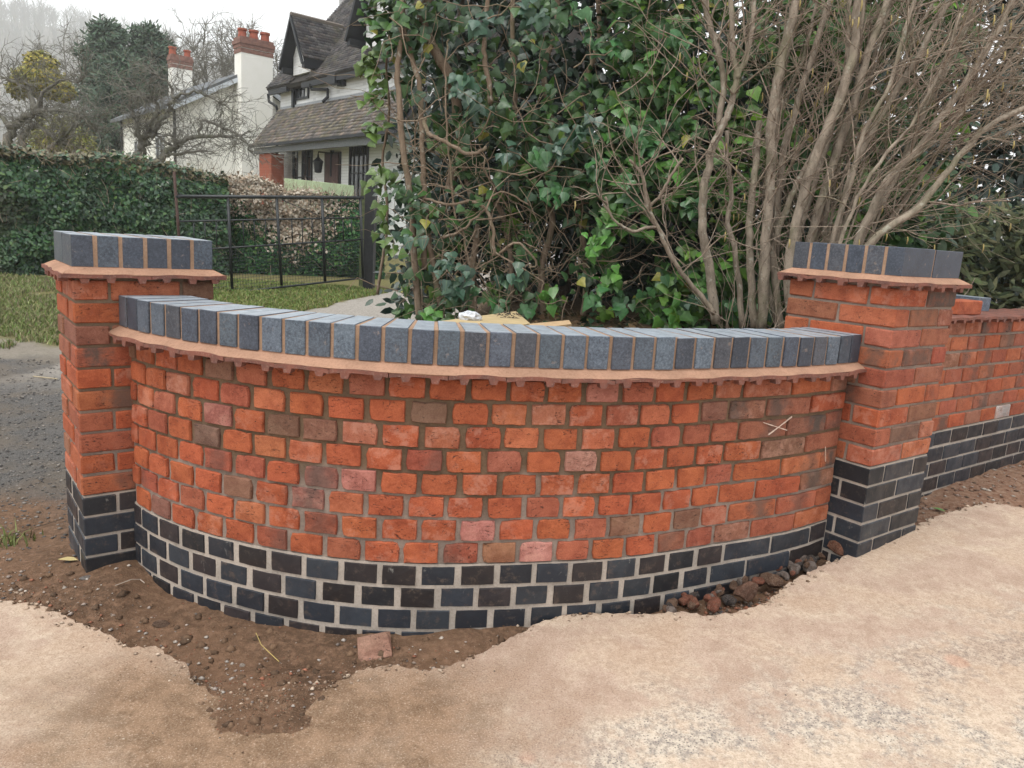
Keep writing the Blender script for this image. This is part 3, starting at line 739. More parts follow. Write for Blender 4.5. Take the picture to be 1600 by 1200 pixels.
# ------------------------------------------------------------------ straight garden wall behind the right pier
gw = empty("garden_wall", (RW0[0], RW0[1], 0.), "straight red brick garden wall running back from the right pier, capped with bare tiles", "wall")
bpy.context.view_layer.update()
gang = math.atan2(RWD[1], RWD[0])
def GW(q, o, z): return (RW0[0] + RWD[0] * q + RWN[0] * o, RW0[1] + RWD[1] * q + RWN[1] * o, z)
ztile = aty(1491, 500, RW0[1] + .02).z
GC = .0741
q_lo, q_hi = -.35, 2.6
gw_list = []
for r in range(13):
    zc = ztile - (r + .5) * GC; blue = r >= 7
    q = q_lo - .1127 * (r % 2)
    while q < q_hi:
        L = .215 if rb.random() < .22 or blue and rb.random() < .3 else .1025
        L = .1025 if not blue else .1025
        me = rb.choice((BHEAD if blue else HEAD) if L < .2 else (BSTRE if blue else STRE))
        me_ = me
        p = GW(q + L / 2, rb.uniform(-.002, .002), zc + rb.uniform(-.0012, .0012))
        if (blue and rb.random() < 2) or True:
            L2 = .158; key = ('g', blue, rb.randrange(5))
            if key not in BOX: BOX[key] = brick_mesh("wall_brick", L2, BH, .09, MAT['blue' if blue else 'brick'], 400 + len(BOX), .35 if blue else .75)
            p = GW(q + L2 / 2, rb.uniform(-.002, .002), zc + rb.uniform(-.0012, .0012)); me_ = BOX[key]; L = L2
        col = blue_col() if blue else red_col(.65)
        o = inst("blue_brick" if blue else "brick", me_, None, p, (0, 0, gang), col); world_child(o, gw); gw_list.append((o, r, q + L / 2))
        q += L + .0105
for n_, z0, z1, i_, mt in (("mortar", ztile - 7 * GC + .002, ztile - .002, -.007, 'mortar_grey'), ("pale_mortar", ztile - 13 * GC, ztile - 7 * GC + .001, -.004, 'mortar_pale')):
    mb = MB(); mb.box(q_lo - .1, q_hi, i_ - .2, i_, z0, z1, lambda p: GW(*p)); world_child(mb.build(n_, MAT[mt]), gw)
def fr_gw(q, o, z): return GW(q, .035 + o, ztile - .001 + z)
tile_run(fr_gw, q_lo, q_hi, gw, first=.05, depth=.29, pitch=.165)
def gw_hit(px, py):
    d = ray(px, py); o = Vector((0, 0, CH)); t = ((RW0[0] - o.x) * RWN[0] + (RW0[1] - o.y) * RWN[1]) / (d.x * RWN[0] + d.y * RWN[1]); p = o + d * t
    return (p.x - RW0[0]) * RWD[0] + (p.y - RW0[1]) * RWD[1], p.z
# limewash splash on one brick of the wall
q_, z_ = gw_hit(1562, 652)
o = min((t for t in gw_list if t[1] <= 6), key=lambda t: abs(t[2] - q_) + 2 * abs(ztile - (t[1] + .5) * GC - z_))[0]; o.color = (.5, .46, .44, .6); o['label'] = "brick splashed with whitish mortar"
# two loose bricks left on top of it
zt_ = ztile + .0165
def on_top(px, py, along, back, zc): c = atz(px, py, zt_); return (c.x + RWD[0] * along - RWN[0] * back, c.y + RWD[1] * along - RWN[1] * back, zc)
o = inst("loose_brick", block_mesh("loose_brick", .215, .1025, .065, MAT['brick'], 900, .004, .0015), None, on_top(1532, 492, -.105, .055, zt_ + .0325), (0, 0, gang - .05), (.43, .12, .055, 1))
tag(o, "loose orange-red brick lying on top of the straight garden wall", "brick")
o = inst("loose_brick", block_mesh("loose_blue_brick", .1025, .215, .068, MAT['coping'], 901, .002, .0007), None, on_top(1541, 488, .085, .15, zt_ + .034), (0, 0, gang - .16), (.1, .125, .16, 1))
tag(o, "loose blue-grey brick lying behind the red one on the straight garden wall", "brick")

# ------------------------------------------------------------------ offcuts behind the curved wall
ply = mat_plain("pale_plywood", (.52, .4, .22), .75, .18, 14, .001)
zb_ = .50
def flat_board(name, px_poly, z, th, mat):
    P = [atz(x, y, z) for x, y in px_poly]; mb = MB(); mb.prism([p for p in P], (0, 0, -th)); return mb.build(name, mat)
o = flat_board("plywood_sheet", [(678, 503), (806, 486), (828, 505), (720, 530)], .515, .018, ply); tag(o, "pale plywood offcut with a dark heap of debris, behind the curved wall", "board")
o = flat_board("timber_batten", [(826, 506), (889, 500), (893, 506), (838, 514)], .525, .022, mat_plain("sawn_timber", (.55, .38, .22), .8, .2, 30, .001)); tag(o, "short pale sawn timber batten lying beside the plywood offcut", "timber")
mb = MB(); rr = random.Random(5); c = atz(793, 494, .515)
for k in range(46):
    a = rr.uniform(0, 6.28); d = rr.random() ** .7 * .1; p = Vector((c.x + d * math.cos(a), c.y + d * 1.3 * math.sin(a), .518 + .012 * (1 - d / .1)))
    b = rr.uniform(0, 6.28); L = rr.uniform(.015, .045)
    mb.tube([p, p + Vector((math.cos(b) * L, math.sin(b) * L, rr.uniform(-.002, .012)))], [.0022, .0012], 3)
tag(mb.build("debris_heap", mat_plain("dark_debris", (.045, .035, .028), .9)), "small heap of dark twigs and dirt on the plywood offcut", "debris")
mb = MB(); c = atz(733, 495, .53)
bm = bmesh.new(); bmesh.ops.create_icosphere(bm, subdivisions=3, radius=.05)
for q in bm.verts:
    n = q.co.normalized(); k = .75 + .5 * float(fbm(n.x * 3 + 5, n.y * 3 + n.z * 2.2, 77)); q.co = Vector((n.x * .075 * k, n.y * .05 * k, n.z * .05 * k))
me = bpy.data.meshes.new("rubble_lump"); bm.to_mesh(me); bm.free(); me.materials.append(mat_plain("white_lump", (.62, .64, .68), .7, .3, 45, .004))
o = inst("mortar_lump", me, None, (c.x, c.y, .525)); tag(o, "crumbly whitish lump at the far end of the plywood offcut", "lump")

# ------------------------------------------------------------------ rubble, pebbles and litter on the soil
rock_m = []
for i in range(7):
    bm = bmesh.new(); bmesh.ops.create_icosphere(bm, subdivisions=2, radius=1); r_ = random.Random(60 + i)
    for k in range(9):          # slice it into facets
        n = Vector((r_.gauss(0, 1), r_.gauss(0, 1), r_.gauss(0, 1))).normalized(); d = r_.uniform(.5, .85)
        for q in bm.verts:
            t = q.co.dot(n) - d
            if t > 0: q.co -= n * t
    for q in bm.verts: q.co += Vector((r_.uniform(-.04, .04), r_.uniform(-.04, .04), r_.uniform(-.04, .04)))
    me = bpy.data.meshes.new("rubble"); bm.to_mesh(me); bm.free(); rock_m.append(me)
def mat_rubble():
    m = NT("broken_brick"); v = m.coords(True); col = m.oi.outputs['Color']; a = m.noise(v, 1.6, 5, .65); b = m.noise(v, 9, 5, .7)
    c = m.mix(m.ramp(a, .4, .62), col, m.mix(1., col, (.55, .5, .48), 'MULTIPLY')); c = m.mix(m.ramp(b, .45, .65, 0, .6), c, (.34, .245, .18))
    return m.done(c, .92, m.bump(b, .7, .15), .2)
mr = mat_rubble()
for me in rock_m: me.materials.append(mr)
def rubble(px, py, z, size, col, label=None, group=None, sq=(1, .8, .6)):
    p = atz(px, py, z); k = size
    o = inst("brick_fragment", random.choice(rock_m), None, (p.x, p.y, z), (random.uniform(0, 6), random.uniform(-.5, .5), random.uniform(0, 6)), col + (1,), (k * sq[0], k * sq[1], k * sq[2]))
    tag(o, label, "rubble", group or "broken brick rubble between the slab and the wall"); return o
RED, DRK, GRY, BRN = (.3, .1, .06), (.06, .06, .065), (.26, .22, .2), (.2, .115, .075)
rubble(1308, 858, -.145, .042, (.27, .11, .065), "large reddish-brown broken brick against the foot of the right pier")
rubble(1268, 888, -.185, .04, GRY, "pale grey mortar chunk next to the lump at the right pier's foot")
rubble(1240, 893, -.19, .034, GRY, "grey crusty mortar chunk in the gap, second pale one from the right pier")
rubble(1205, 908, -.19, .045, BRN, "big brown brick chunk in the widest part of the rubble")
rubble(1165, 925, -.20, .055, (.24, .125, .085), "largest brown broken brick, half buried in the middle of the rubble")
rubble(1140, 938, -.215, .034, DRK, "dark blue brick shard between the brown and red chunks")
rubble(1113, 945, -.215, .04, RED, "red brick chunk with a jagged face, near the left end of the rubble")
rubble(1083, 944, -.22, .03, (.33, .13, .08), "small orange brick piece left of the jagged red chunk")
rubble(1040, 953, -.225, .02, BRN, "leftmost small brown fragment of the rubble, at the slab edge")
small = "small broken fragment in the rubble between the slab edge and the curved wall"
for k in range(46):
    t = random.random(); px = 1045 + 250 * t; py = 952 - 80 * t + random.uniform(-14, 6)
    rubble(px, py, -.225 + .06 * t, random.uniform(.012, .03), random.choice([RED, DRK, GRY, BRN, BRN]), small)
p = atz(586, 1018, -.30)
o = inst("half_brick", block_mesh("half_brick", .1, .1, .062, MAT['brick'], 950, .006, .004), None, (p.x, p.y, -.302), (.34, -.14, .28), (.26, .15, .105, 1)); tag(o, "broken half brick sunk in the soil of the trench below the curved wall", "brick")
# pebbles, gravel, crumbs of soil: uncountable
def scatter(name, pts, sizes, cols, mat, flat=.6, rgn=rng):
    ico = np.array([(0, 0, 1), (.9, 0, .1), (.2, .9, -.1), (-.8, .5, .15), (-.7, -.6, -.1), (.25, -.95, .1), (0, 0, -1)], np.float32)
    fc = np.array([(0, 1, 2), (0, 2, 3), (0, 3, 4), (0, 4, 5), (0, 5, 1), (6, 2, 1), (6, 3, 2), (6, 4, 3), (6, 5, 4), (6, 1, 5)])
    n = len(pts); V = ico[None] * (1 + rgn.uniform(-.28, .28, (n, 7, 3)))
    a = rgn.uniform(0, 6.28, n); ca, sa = np.cos(a)[:, None], np.sin(a)[:, None]
    x, y = V[..., 0] * rgn.uniform(.7, 1.4, (n, 1)), V[..., 1]
    V = np.stack([x * ca - y * sa, x * sa + y * ca, V[..., 2] * flat], -1) * np.asarray(sizes)[:, None, None] + np.asarray(pts)[:, None]
    Fa = fc[None] + (7 * np.arange(n))[:, None, None]
    o = inst(name, tri_mesh(name, V.reshape(-1, 3), Fa.reshape(-1, 3), mat, np.repeat(cols, 7, 0)))
    return o
def mat_stone():
    m = NT("stone"); at = m.n("ShaderNodeAttribute", attribute_name='col'); v = m.coords(); a = m.noise(v, 120, 4)
    return m.done(m.mix(m.ramp(a, .35, .65), at.outputs[0], m.mix(1., at.outputs[0], (.7, .68, .66), 'MULTIPLY')), .9, m.bump(a, .4, .002), .25)
mst = mat_stone()
def pal(n, cs, k=.2):
    c = np.array(cs)[rng.integers(0, len(cs), n)]; return c * (1 + rng.uniform(-k, k, (n, 1)))
def drop(x, y, s=0): return np.stack([x, y, ground_h(x, y) + s], -1)
n = 5200; u = rng.random(n); x = -1.9 + 2.9 * u
yc = np.interp(x, [-2.2, -1.5, -1.2, -.9, -.5, 0, .25, .6, 1.0, 1.3], [2.3, 2.2, 2.05, 1.95, 1.75, 1.88, 2.02, 2.22, 2.4, 2.6]); y = yc + rng.normal(0, .17, n)
sz = .0018 + .0032 * rng.random(n) ** 3 + .009 * (rng.random(n) > .985) * rng.random(n)
keep = np.hypot(x + .45, (y - 1.2) * 1.0) > .25
P = drop(x, y); tag(scatter("soil_crumbs", P[keep], sz[keep], pal(n, [(.17, .1, .06), (.21, .125, .078), (.26, .17, .11), (.32, .25, .2), (.28, .115, .07)])[keep], mst), "loose crumbs of soil and grit in the trench", "soil", None, 'stuff')
n = 2600; a_ = rng.uniform(0, 6.28, n); r_ = np.abs(rng.normal(0, .3, n)); x = -.6 + np.cos(a_) * r_ * 1.25; y = 1.8 + np.sin(a_) * r_ * .8; z = np.maximum(ground_h(x, y), slab_h(x, y) - .002); k = (y < np.interp(x, [-1.4, -.8, -.6, -.3, .2], [2.0, 1.92, 1.84, 1.95, 2.0]))
tag(scatter("spilled_soil", np.stack([x, y, z], -1)[k], (.0012 + .004 * rng.random(n) ** 3)[k], pal(n, [(.13, .08, .05), (.17, .105, .065), (.22, .15, .1), (.28, .2, .14)])[k], mst), "earth crumbs spilled from the trench over the concrete", "soil", None, 'stuff')
n = 240; x = rng.uniform(-1.7, .25, n); yc = np.interp(x, [-1.7, -1.3, -.9, -.5, 0, .25], [2.3, 2.2, 2.0, 1.86, 1.97, 2.06]); y = yc + rng.normal(0, .13, n)
tag(scatter("soil_clods", drop(x, y, .0), .006 + .014 * rng.random(n) ** 2, pal(n, [(.13, .08, .05), (.17, .105, .065), (.11, .07, .045)]), mst, .75), "small clods of earth in the trench", "soil", None, 'stuff')
ex_ = np.array([p[:2] for p in poly[:nedge]]); n = 1500; q_ = ex_[rng.integers(0, nedge, n)]; x = q_[:, 0] + rng.normal(0, .03, n); y = q_[:, 1] + rng.normal(.012, .03, n)
dl_ = y - np.interp(x, ex_[:, 0], ex_[:, 1]); z = np.where(dl_ > .004, ground_h(x, y), slab_h(x, y)) + .001
tag(scatter("concrete_crumbs", np.stack([x, y, z], -1), .0015 + .008 * rng.random(n) ** 4, pal(n, [(.42, .32, .24), (.5, .4, .31), (.3, .22, .16), (.2, .13, .085)]), mst), "crumbs broken off the edge of the concrete", "crumbs", None, 'stuff')
n = 700; t_ = rng.random(n); x = np.interp(t_, [0, .5, 1], [.38, .85, 1.27]); y = np.interp(t_, [0, .5, 1], [2.19, 2.42, 2.66]) + rng.normal(0, .035, n)
tag(scatter("brick_crumbs", drop(x, y, .003), .003 + .009 * rng.random(n) ** 2, pal(n, [(.3, .13, .08), (.24, .17, .13), (.34, .28, .23), (.1, .09, .09), (.27, .15, .1)]), mst, .7), "crumbs of brick and mortar filling the gap beside the wall", "crumbs", None, 'stuff')
n = 420; x = rng.uniform(-1.8, .3, n); yc = np.interp(x, [-1.8, -1.3, -.9, -.5, 0, .3], [2.35, 2.2, 2.0, 1.86, 1.95, 2.06]); y = yc + rng.normal(0, .12, n)
tag(scatter("pebbles", drop(x, y, .002), .003 + .007 * rng.random(n) ** 2, pal(n, [(.36, .3, .26), (.42, .38, .34), (.3, .13, .08), (.2, .17, .15), (.5, .44, .38)]), mst), "scattered pale pebbles and brick chips on the soil", "pebbles", None, 'stuff')
n = 16000; y = rng.uniform(2.2, 5.6, n); x = -1.5 - (y - 2.0) * .05 - rng.random(n) * (.5 + .62 * y)
w = sstep(2.6, 3.5, y); keep = rng.random(n) < (.12 + .88 * w); x, y = x[keep], y[keep]
tag(scatter("gravel", drop(x, y, .001), .003 + .008 * rng.random(len(x)) ** 2, pal(len(x), [(.12, .115, .11), (.17, .16, .15), (.22, .2, .18), (.28, .25, .22), (.09, .085, .085)]), mst, .5), "dark grey gravel of the drive beside the left pier", "gravel", None, 'stuff')
n = 900; q = rng.random(n) * 2.2 - .3; of = rng.uniform(.01, .42, n); x = RW0[0] + RWD[0] * q + RWN[0] * of; y = RW0[1] + RWD[1] * q + RWN[1] * of
tag(scatter("soil_litter", drop(x, y, .002), .003 + .012 * rng.random(n) ** 3, pal(n, [(.2, .1, .065), (.14, .085, .06), (.3, .22, .18), (.4, .35, .3), (.1, .07, .05)]), mst, .45), "reddish soil crumbs and chips along the foot of the straight wall", "soil", None, 'stuff')
n = 260; x = rng.uniform(-1.1, 1.6, n); y = rng.uniform(.7, 2.6, n); z = slab_h(x, y)
tag(scatter("grit", np.stack([x, y, z + .001], -1), .0012 + .002 * rng.random(n) ** 2, pal(n, [(.5, .42, .33), (.25, .18, .13), (.1, .1, .1)]), mst), "loose grit on the pale concrete", "grit", None, 'stuff')
def on_ground(px, py):
    z = -.28
    for _ in range(12): p = atz(px, py, z); z = .5 * z + .5 * gh(p.x, p.y)
    return Vector((p.x, p.y, z))
def stalk(pxs, z, r, mat, label, cat, name, gr=None):
    mb = MB(); pts = [on_ground(x, y) + Vector((0, 0, dz + .003)) for x, y, dz in pxs]; mb.tube(pts, r, 4); o = mb.build(name, mat); tag(o, label, cat, gr)
straw = mat_plain("straw", (.5, .38, .13), .7); twm = mat_plain("brown_twig", (.12, .08, .055), .85)
stalk([(400, 995, .01), (408, 1018, .02), (422, 1028, .012), (436, 1038, .006)], -.3, .0013, straw, "bent yellow straw lying on the trench soil", "straw", "straw_stalk")
stalk([(180, 918, .004), (205, 912, .012), (219, 910, .008), (226, 914, .004)], -.32, .0022, mat_plain("pale_root", (.36, .29, .23), .8), "pale curved root on the soil right of the left pier's foot", "root", "root")
stalk([(10, 840, .006), (60, 828, .012), (100, 815, .01)], -.3, .002, twm, "thin dark twig on the earth left of the left pier", "twig", "twig")
stalk([(52, 590, .006), (90, 595, .01)], -.24, .004, mat_plain("dry_stem", (.45, .37, .24), .8), "pale dry stem on the gravel left of the left pier", "stem", "dry_stem")
def leafthing(px, py, z, s, col, label, name="fallen_leaf", rz=None):
    p = on_ground(px, py); z = p.z + .004; mb = MB(); a = rz if rz is not None else random.uniform(0, 6)
    L = [(0, -1, 0), (.45, -.4, .1), (.5, .2, .14), (0, 1, .05), (-.5, .2, .2), (-.45, -.4, .12)]
    n = len(L); mb.v = [(0, 0, 0)] + [(x * s, y * s, q * s) for x, y, q in L]; mb.f = [(0, 1 + i, 1 + (i + 1) % n) for i in range(n)]
    o = mb.build(name, mat_plain(name + "_skin", col, .7)); o.location = (p.x, p.y, z + .004); o.rotation_euler.z = a; tag(o, label, "leaf")
leafthing(106, 878, -.305, .035, (.5, .4, .18), "curled straw-yellow fallen leaf at the foot of the left pier")
leafthing(1466, 799, -.075, .03, (.1, .2, .06), "green fallen leaf on the soil behind the right pier's foot", rz=.8)
p = on_ground(137, 902); o = inst("slate_chip", rock_m[2], None, p, (.1, .1, .6), (.3, .29, .28, 1), (.028, .018, .006)); tag(o, "flat grey stone chip on the soil below the left pier", "stone")
p = on_ground(255, 975); o = inst("brick_fragment", rock_m[4], None, p, (.1, .1, .3), (.16, .1, .07, 1), (.035, .02, .012)); tag(o, "flat brown brick shard lying in the left part of the trench", "brick fragment")
p = on_ground(378, 1040); o = inst("pebble", rock_m[1], None, p, (.1, .1, .3), (.5, .44, .38, 1), (.012, .009, .006)); tag(o, "pale rounded pebble in the middle of the trench soil", "stone")

# ------------------------------------------------------------------ foliage tools
LT = {}
def _lt(name, half, mid, fold, curl):
    """half: right outline points from base to tip (x>0); mid: midrib y's"""
    V = [(0, y, -curl * y * y) for y in mid]; nm = len(mid); Fc = []
    for sg in (1, -1):
        b = len(V); V += [(sg * x, y, -fold * abs(x) - curl * y * y) for x, y in half]; k = len(half)
        seq = []
        mi = 0; seq = []
        # zip midrib and outline
        i = 0
        while mi < nm - 1 or i < k - 1:
            adv_out = (i < k - 1) and (mi >= nm - 1 or half[i + 1][1] <= mid[min(mi + 1, nm - 1)])
            if adv_out: t = (mi, b + i, b + i + 1); i += 1
            else: t = (mi, b + i, mi + 1); mi += 1
            Fc.append(t if sg > 0 else t[::-1])
    LT[name] = (np.array(V, np.float32), np.array(Fc, np.int32))
_lt('ivy', [(.34, -.10), (.50, .14), (.33, .42), (.16, .72)], [0, .45, 1.0], .3, .18)
_lt('heart', [(.30, -.06), (.42, .2), (.3, .55)], [0, .5, 1.0], .25, .2)
_lt('lance', [(.10, .15), (.16, .45), (.09, .8)], [0, .5, 1.0], .35, .22)
_lt('oval', [(.24, .25), (.22, .65)], [0, 1.0], .3, .2)
def unit(a): return a / np.maximum(np.linalg.norm(a, axis=-1, keepdims=True), 1e-9)
def leaf_frames(N, T):
    N = unit(N); T = unit(T - (T * N).sum(-1, keepdims=True) * N); X = np.cross(T, N); return X, T, N
def leaves_mesh(name, tmpl, P, N, T, S, C, mat):
    V0, F0 = LT[tmpl]; X, T, N = leaf_frames(N, T); k = len(V0); n = len(P)
    V = P[:, None] + S[:, None, None] * (V0[None, :, 0:1] * X[:, None] + V0[None, :, 1:2] * T[:, None] + V0[None, :, 2:3] * N[:, None])
    Fa = F0[None] + (k * np.arange(n))[:, None, None]
    return tri_mesh(name, V.reshape(-1, 3), Fa.reshape(-1, 3), mat, np.repeat(C, k, 0))
def leaf_cols(n, cs, ws=None, k=.25):
    c = np.array(cs)[rng.choice(len(cs), n, p=np.array(ws) / sum(ws) if ws else None)]
    return c * (1 + rng.uniform(-k, k, (n, 1))) * (1 + rng.uniform(-.08, .08, (n, 3)))
def sprays(C, n_per, rad, size, out, droop=.7, jit=.55):
    """clusters of leaves about the centres C; out: mean facing direction"""
    m = len(C); idx = np.repeat(np.arange(m), n_per); n = len(idx)
    axis_ = unit(rng.normal(0, 1, (m, 3)) + np.array(out) * .8 + np.array([0, 0, -.25]))
    t = rng.uniform(-1, 1, n)
    P = C[idx] + axis_[idx] * (t * rad)[:, None] + rng.normal(0, rad * .3, (n, 3))
    N = np.array(out)[None] * .9 + np.array([0, 0, .55]) + rng.normal(0, jit, (n, 3))
    T = np.array([0, 0, -droop])[None] + np.array(out)[None] * .25 + rng.normal(0, .5, (n, 3)) + axis_[idx] * .3
    S = size * rng.uniform(.55, 1.25, n)
    return P, N, T, S, idx
ML = {'ivy': mat_leaf('ivy_leaf', .4, spec=.45), 'gloss': mat_leaf('glossy_leaf', .34, spec=.5), 'dull': mat_leaf('dull_leaf', .6, spec=.3), 'dry': mat_leaf('dry_leaf', .85, spec=.15)}
BARK = {'hazel': mat_bark('hazel_bark', (.33, .275, .215), (.18, .148, .112)), 'brown': mat_bark('brown_bark', (.2, .155, .115), (.3, .245, .19)), 'dark': mat_bark('dark_bark', (.085, .07, .055), (.14, .115, .09)), 'ivy': mat_bark('ivy_stem_bark', (.2, .145, .1), (.28, .215, .155)), 'grey': mat_bark('grey_bark', (.13, .12, .1), (.22, .21, .18), 12), 'twig': mat_bark('twig_bark', (.34, .275, .21), (.2, .15, .115), 60)}
def smooth_line(P, k=4, wob=0.):
    P = [Vector(p) for p in P]; o = []
    for i in range(len(P) - 1):
        p0, p1, p2, p3 = P[max(i - 1, 0)], P[i], P[i + 1], P[min(i + 2, len(P) - 1)]
        for j in range(k):
            t = j / k; o.append(.5 * ((2 * p1) + (p2 - p0) * t + (2 * p0 - 5 * p1 + 4 * p2 - p3) * t * t + (3 * p1 - p0 - 3 * p2 + p3) * t ** 3))
    o.append(P[-1])
    if wob: o = [p + Vector((random.gauss(0, wob), random.gauss(0, wob), random.gauss(0, wob * .5))) for p in o]
    return o
def wander(p, d, L, n, curl, grav=0.):
    pts = [Vector(p)]; d = Vector(d).normalized()
    for i in range(n):
        d = (d + Vector((random.gauss(0, curl), random.gauss(0, curl), random.gauss(0, curl) + grav))).normalized(); pts.append(pts[-1] + d * (L / n))
    return pts
def taper(n, r0, r1): return [r0 + (r1 - r0) * i / (n - 1) for i in range(n)]

# ------------------------------------------------------------------ the ivy thicket behind the curved wall
ivy = empty("ivy_thicket", (.5, 4.9, .44), "tall thicket of dark ivy on tangled brown stems behind the curved wall", "ivy")
bpy.context.view_layer.update()
def stem(name, pxs, rpx0, rpx1, mat, par, k=5, sides=7, label=None, wob=.004):
    """pxs: list of (px, py, depth); radii given in photo pixels at that depth"""
    P = [aty(*p) for p in pxs]; Q = smooth_line(P, k, wob); n = len(Q); Ys = [q.y for q in Q]
    r = [(rpx0 + (rpx1 - rpx0) * i / (n - 1)) * .78 * Ys[i] / F * (1 + .09 * float(fbm(i * .9, rpx0 * 3.1, 12, 2))) for i in range(n)]
    mb = MB(); mb.tube(Q, r, sides); o = mb.build(name, mat, None, True); world_child(o, par)
    if label: o['label'] = label
    return Q, r
istems = [
    ([(655, 500, 4.9), (648, 400, 4.9), (642, 310, 4.88), (630, 237, 4.85), (622, 150, 4.85), (622, 100, 4.85), (627, 25, 4.85), (630, -60, 4.85)], 7, 4.5),
    ([(664, 420, 4.95), (661, 325, 4.92), (662, 280, 4.9), (660, 225, 4.88), (655, 137, 4.88), (642, 87, 4.88), (630, 20, 4.88), (626, -60, 4.9)], 6, 4),
    ([(690, 500, 4.95), (678, 420, 4.95), (668, 360, 4.93), (663, 300, 4.92)], 6, 5),
    ([(700, 300, 5.1), (716, 215, 5.1), (706, 130, 5.05), (686, 92, 5.05), (670, 60, 5.05), (660, 25, 5.05), (672, -10, 5.05), (690, -60, 5.1)], 10, 9),
    ([(745, 490, 4.8), (737, 437, 4.8), (725, 370, 4.8), (712, 337, 4.8), (703, 255, 4.8), (697, 190, 4.8), (696, 110, 4.85), (700, 60, 4.9)], 2.6, 1.6),
    ([(766, 160, 4.8), (764, 130, 4.8), (757, 87, 4.8), (758, 40, 4.8), (763, -10, 4.8), (764, -60, 4.8)], 5.5, 4),
    ([(663, 185, 4.75), (668, 208, 4.72), (683, 216, 4.7), (703, 226, 4.7), (722, 238, 4.7), (742, 240, 4.7), (760, 230, 4.75)], 4.2, 3.5),
    ([(740, 500, 5.0), (738, 420, 5.05), (745, 350, 5.05), (732, 290, 5.05), (722, 240, 5.1), (738, 180, 5.1)], 7, 5),
    ([(772, 400, 4.75), (770, 355, 4.75), (756, 325, 4.75), (735, 315, 4.78), (700, 320, 4.8), (670, 312, 4.85), (640, 306, 4.9)], 4, 2.4),
    ([(850, 500, 5.1), (846, 420, 5.1), (862, 350, 5.1), (850, 280, 5.1), (862, 200, 5.15), (850, 120, 5.2), (870, 30, 5.2), (866, -60, 5.2)], 7, 5),
    ([(790, 500, 5.1), (800, 420, 5.1), (786, 340, 5.1), (770, 300, 5.1), (800, 230, 5.15), (806, 150, 5.2), (800, 40, 5.2), (806, -60, 5.2)], 6, 4),
    ([(692, 372, 4.78), (720, 360, 4.76), (752, 332, 4.74), (782, 300, 4.74), (830, 322, 4.78)], 3, 1.5),
    ([(780, 395, 4.72), (810, 380, 4.7), (838, 412, 4.72), (826, 418, 4.72)], 3, 1.6),
    ([(775, 395, 4.72), (800, 410, 4.7), (840, 434, 4.72), (848, 445, 4.72), (838, 480, 4.74)], 1.8, 1.1),
    ([(910, 500, 5.1), (916, 420, 5.1), (905, 330, 5.1), (925, 240, 5.15), (910, 150, 5.2), (935, 60, 5.2), (930, -40, 5.2)], 6, 4),
    ([(590, 500 - 40, 5.3), (598, 400, 5.25), (606, 330, 5.2), (598, 250, 5.2), (608, 180, 5.15), (604, 90, 5.1), (612, 0, 5.1)], 3.2, 2),
]
for q, a, b in istems: stem("stem", q, a, b, BARK['ivy'], ivy)
# left limit of the thicket at each height
def ivy_left(z): return np.interp(z, [.3, .6, 1.0, 1.5, 1.9, 2.3, 2.8, 3.6], [-.62, -.68, -.8, -.87, -.98, -1.02, -.95, -.8])
def fill(n, x0, x1, y0, y1, z0, z1, sc=1.6, thr=-.1, seed=0):
    P = np.stack([rng.uniform(x0, x1, n), rng.uniform(y0, y1, n), rng.uniform(z0, z1, n)], -1)
    k = fbm(P[:, 0] * sc + P[:, 1] * .7, P[:, 2] * sc + P[:, 1] * .9, seed, 3)
    return P[k + rng.normal(0, .06, n) > thr]
OUTV = (-.05, -1., .1)
Pc = fill(1150, -1.1, 2.6, 4.75, 5.25, .42, 3.2, 1.9, -.06, 61); Pc = Pc[Pc[:, 0] > ivy_left(Pc[:, 2]) + .04 * rng.normal(size=len(Pc))]
# keep the tangle of bare stems at the lower left thinner
tang = np.exp(-(((Pc[:, 0] + .2) / .36) ** 2 + ((Pc[:, 2] - 1.0) / .42) ** 2)); Pc = Pc[rng.random(len(Pc)) > .5 * tang]
Pd = fill(520, .45, 2.15, 4.65, 5.1, .45, 2.5, 2.1, -.08, 64); Pc = np.concatenate([Pc, Pd])
P, N, T, S, idx = sprays(Pc, 14, .13, .069, OUTV)
tone = rng.random(len(Pc))[idx]
C = leaf_cols(len(P), [(.022, .058, .032), (.03, .08, .032), (.045, .11, .035), (.028, .07, .045)], [4, 4, 2, 3])
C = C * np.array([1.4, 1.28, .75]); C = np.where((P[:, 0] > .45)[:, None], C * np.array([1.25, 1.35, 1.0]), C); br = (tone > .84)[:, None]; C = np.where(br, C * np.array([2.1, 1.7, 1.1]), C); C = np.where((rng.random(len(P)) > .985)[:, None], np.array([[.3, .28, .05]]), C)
S *= np.where(tone > .86, 1.05, 1)
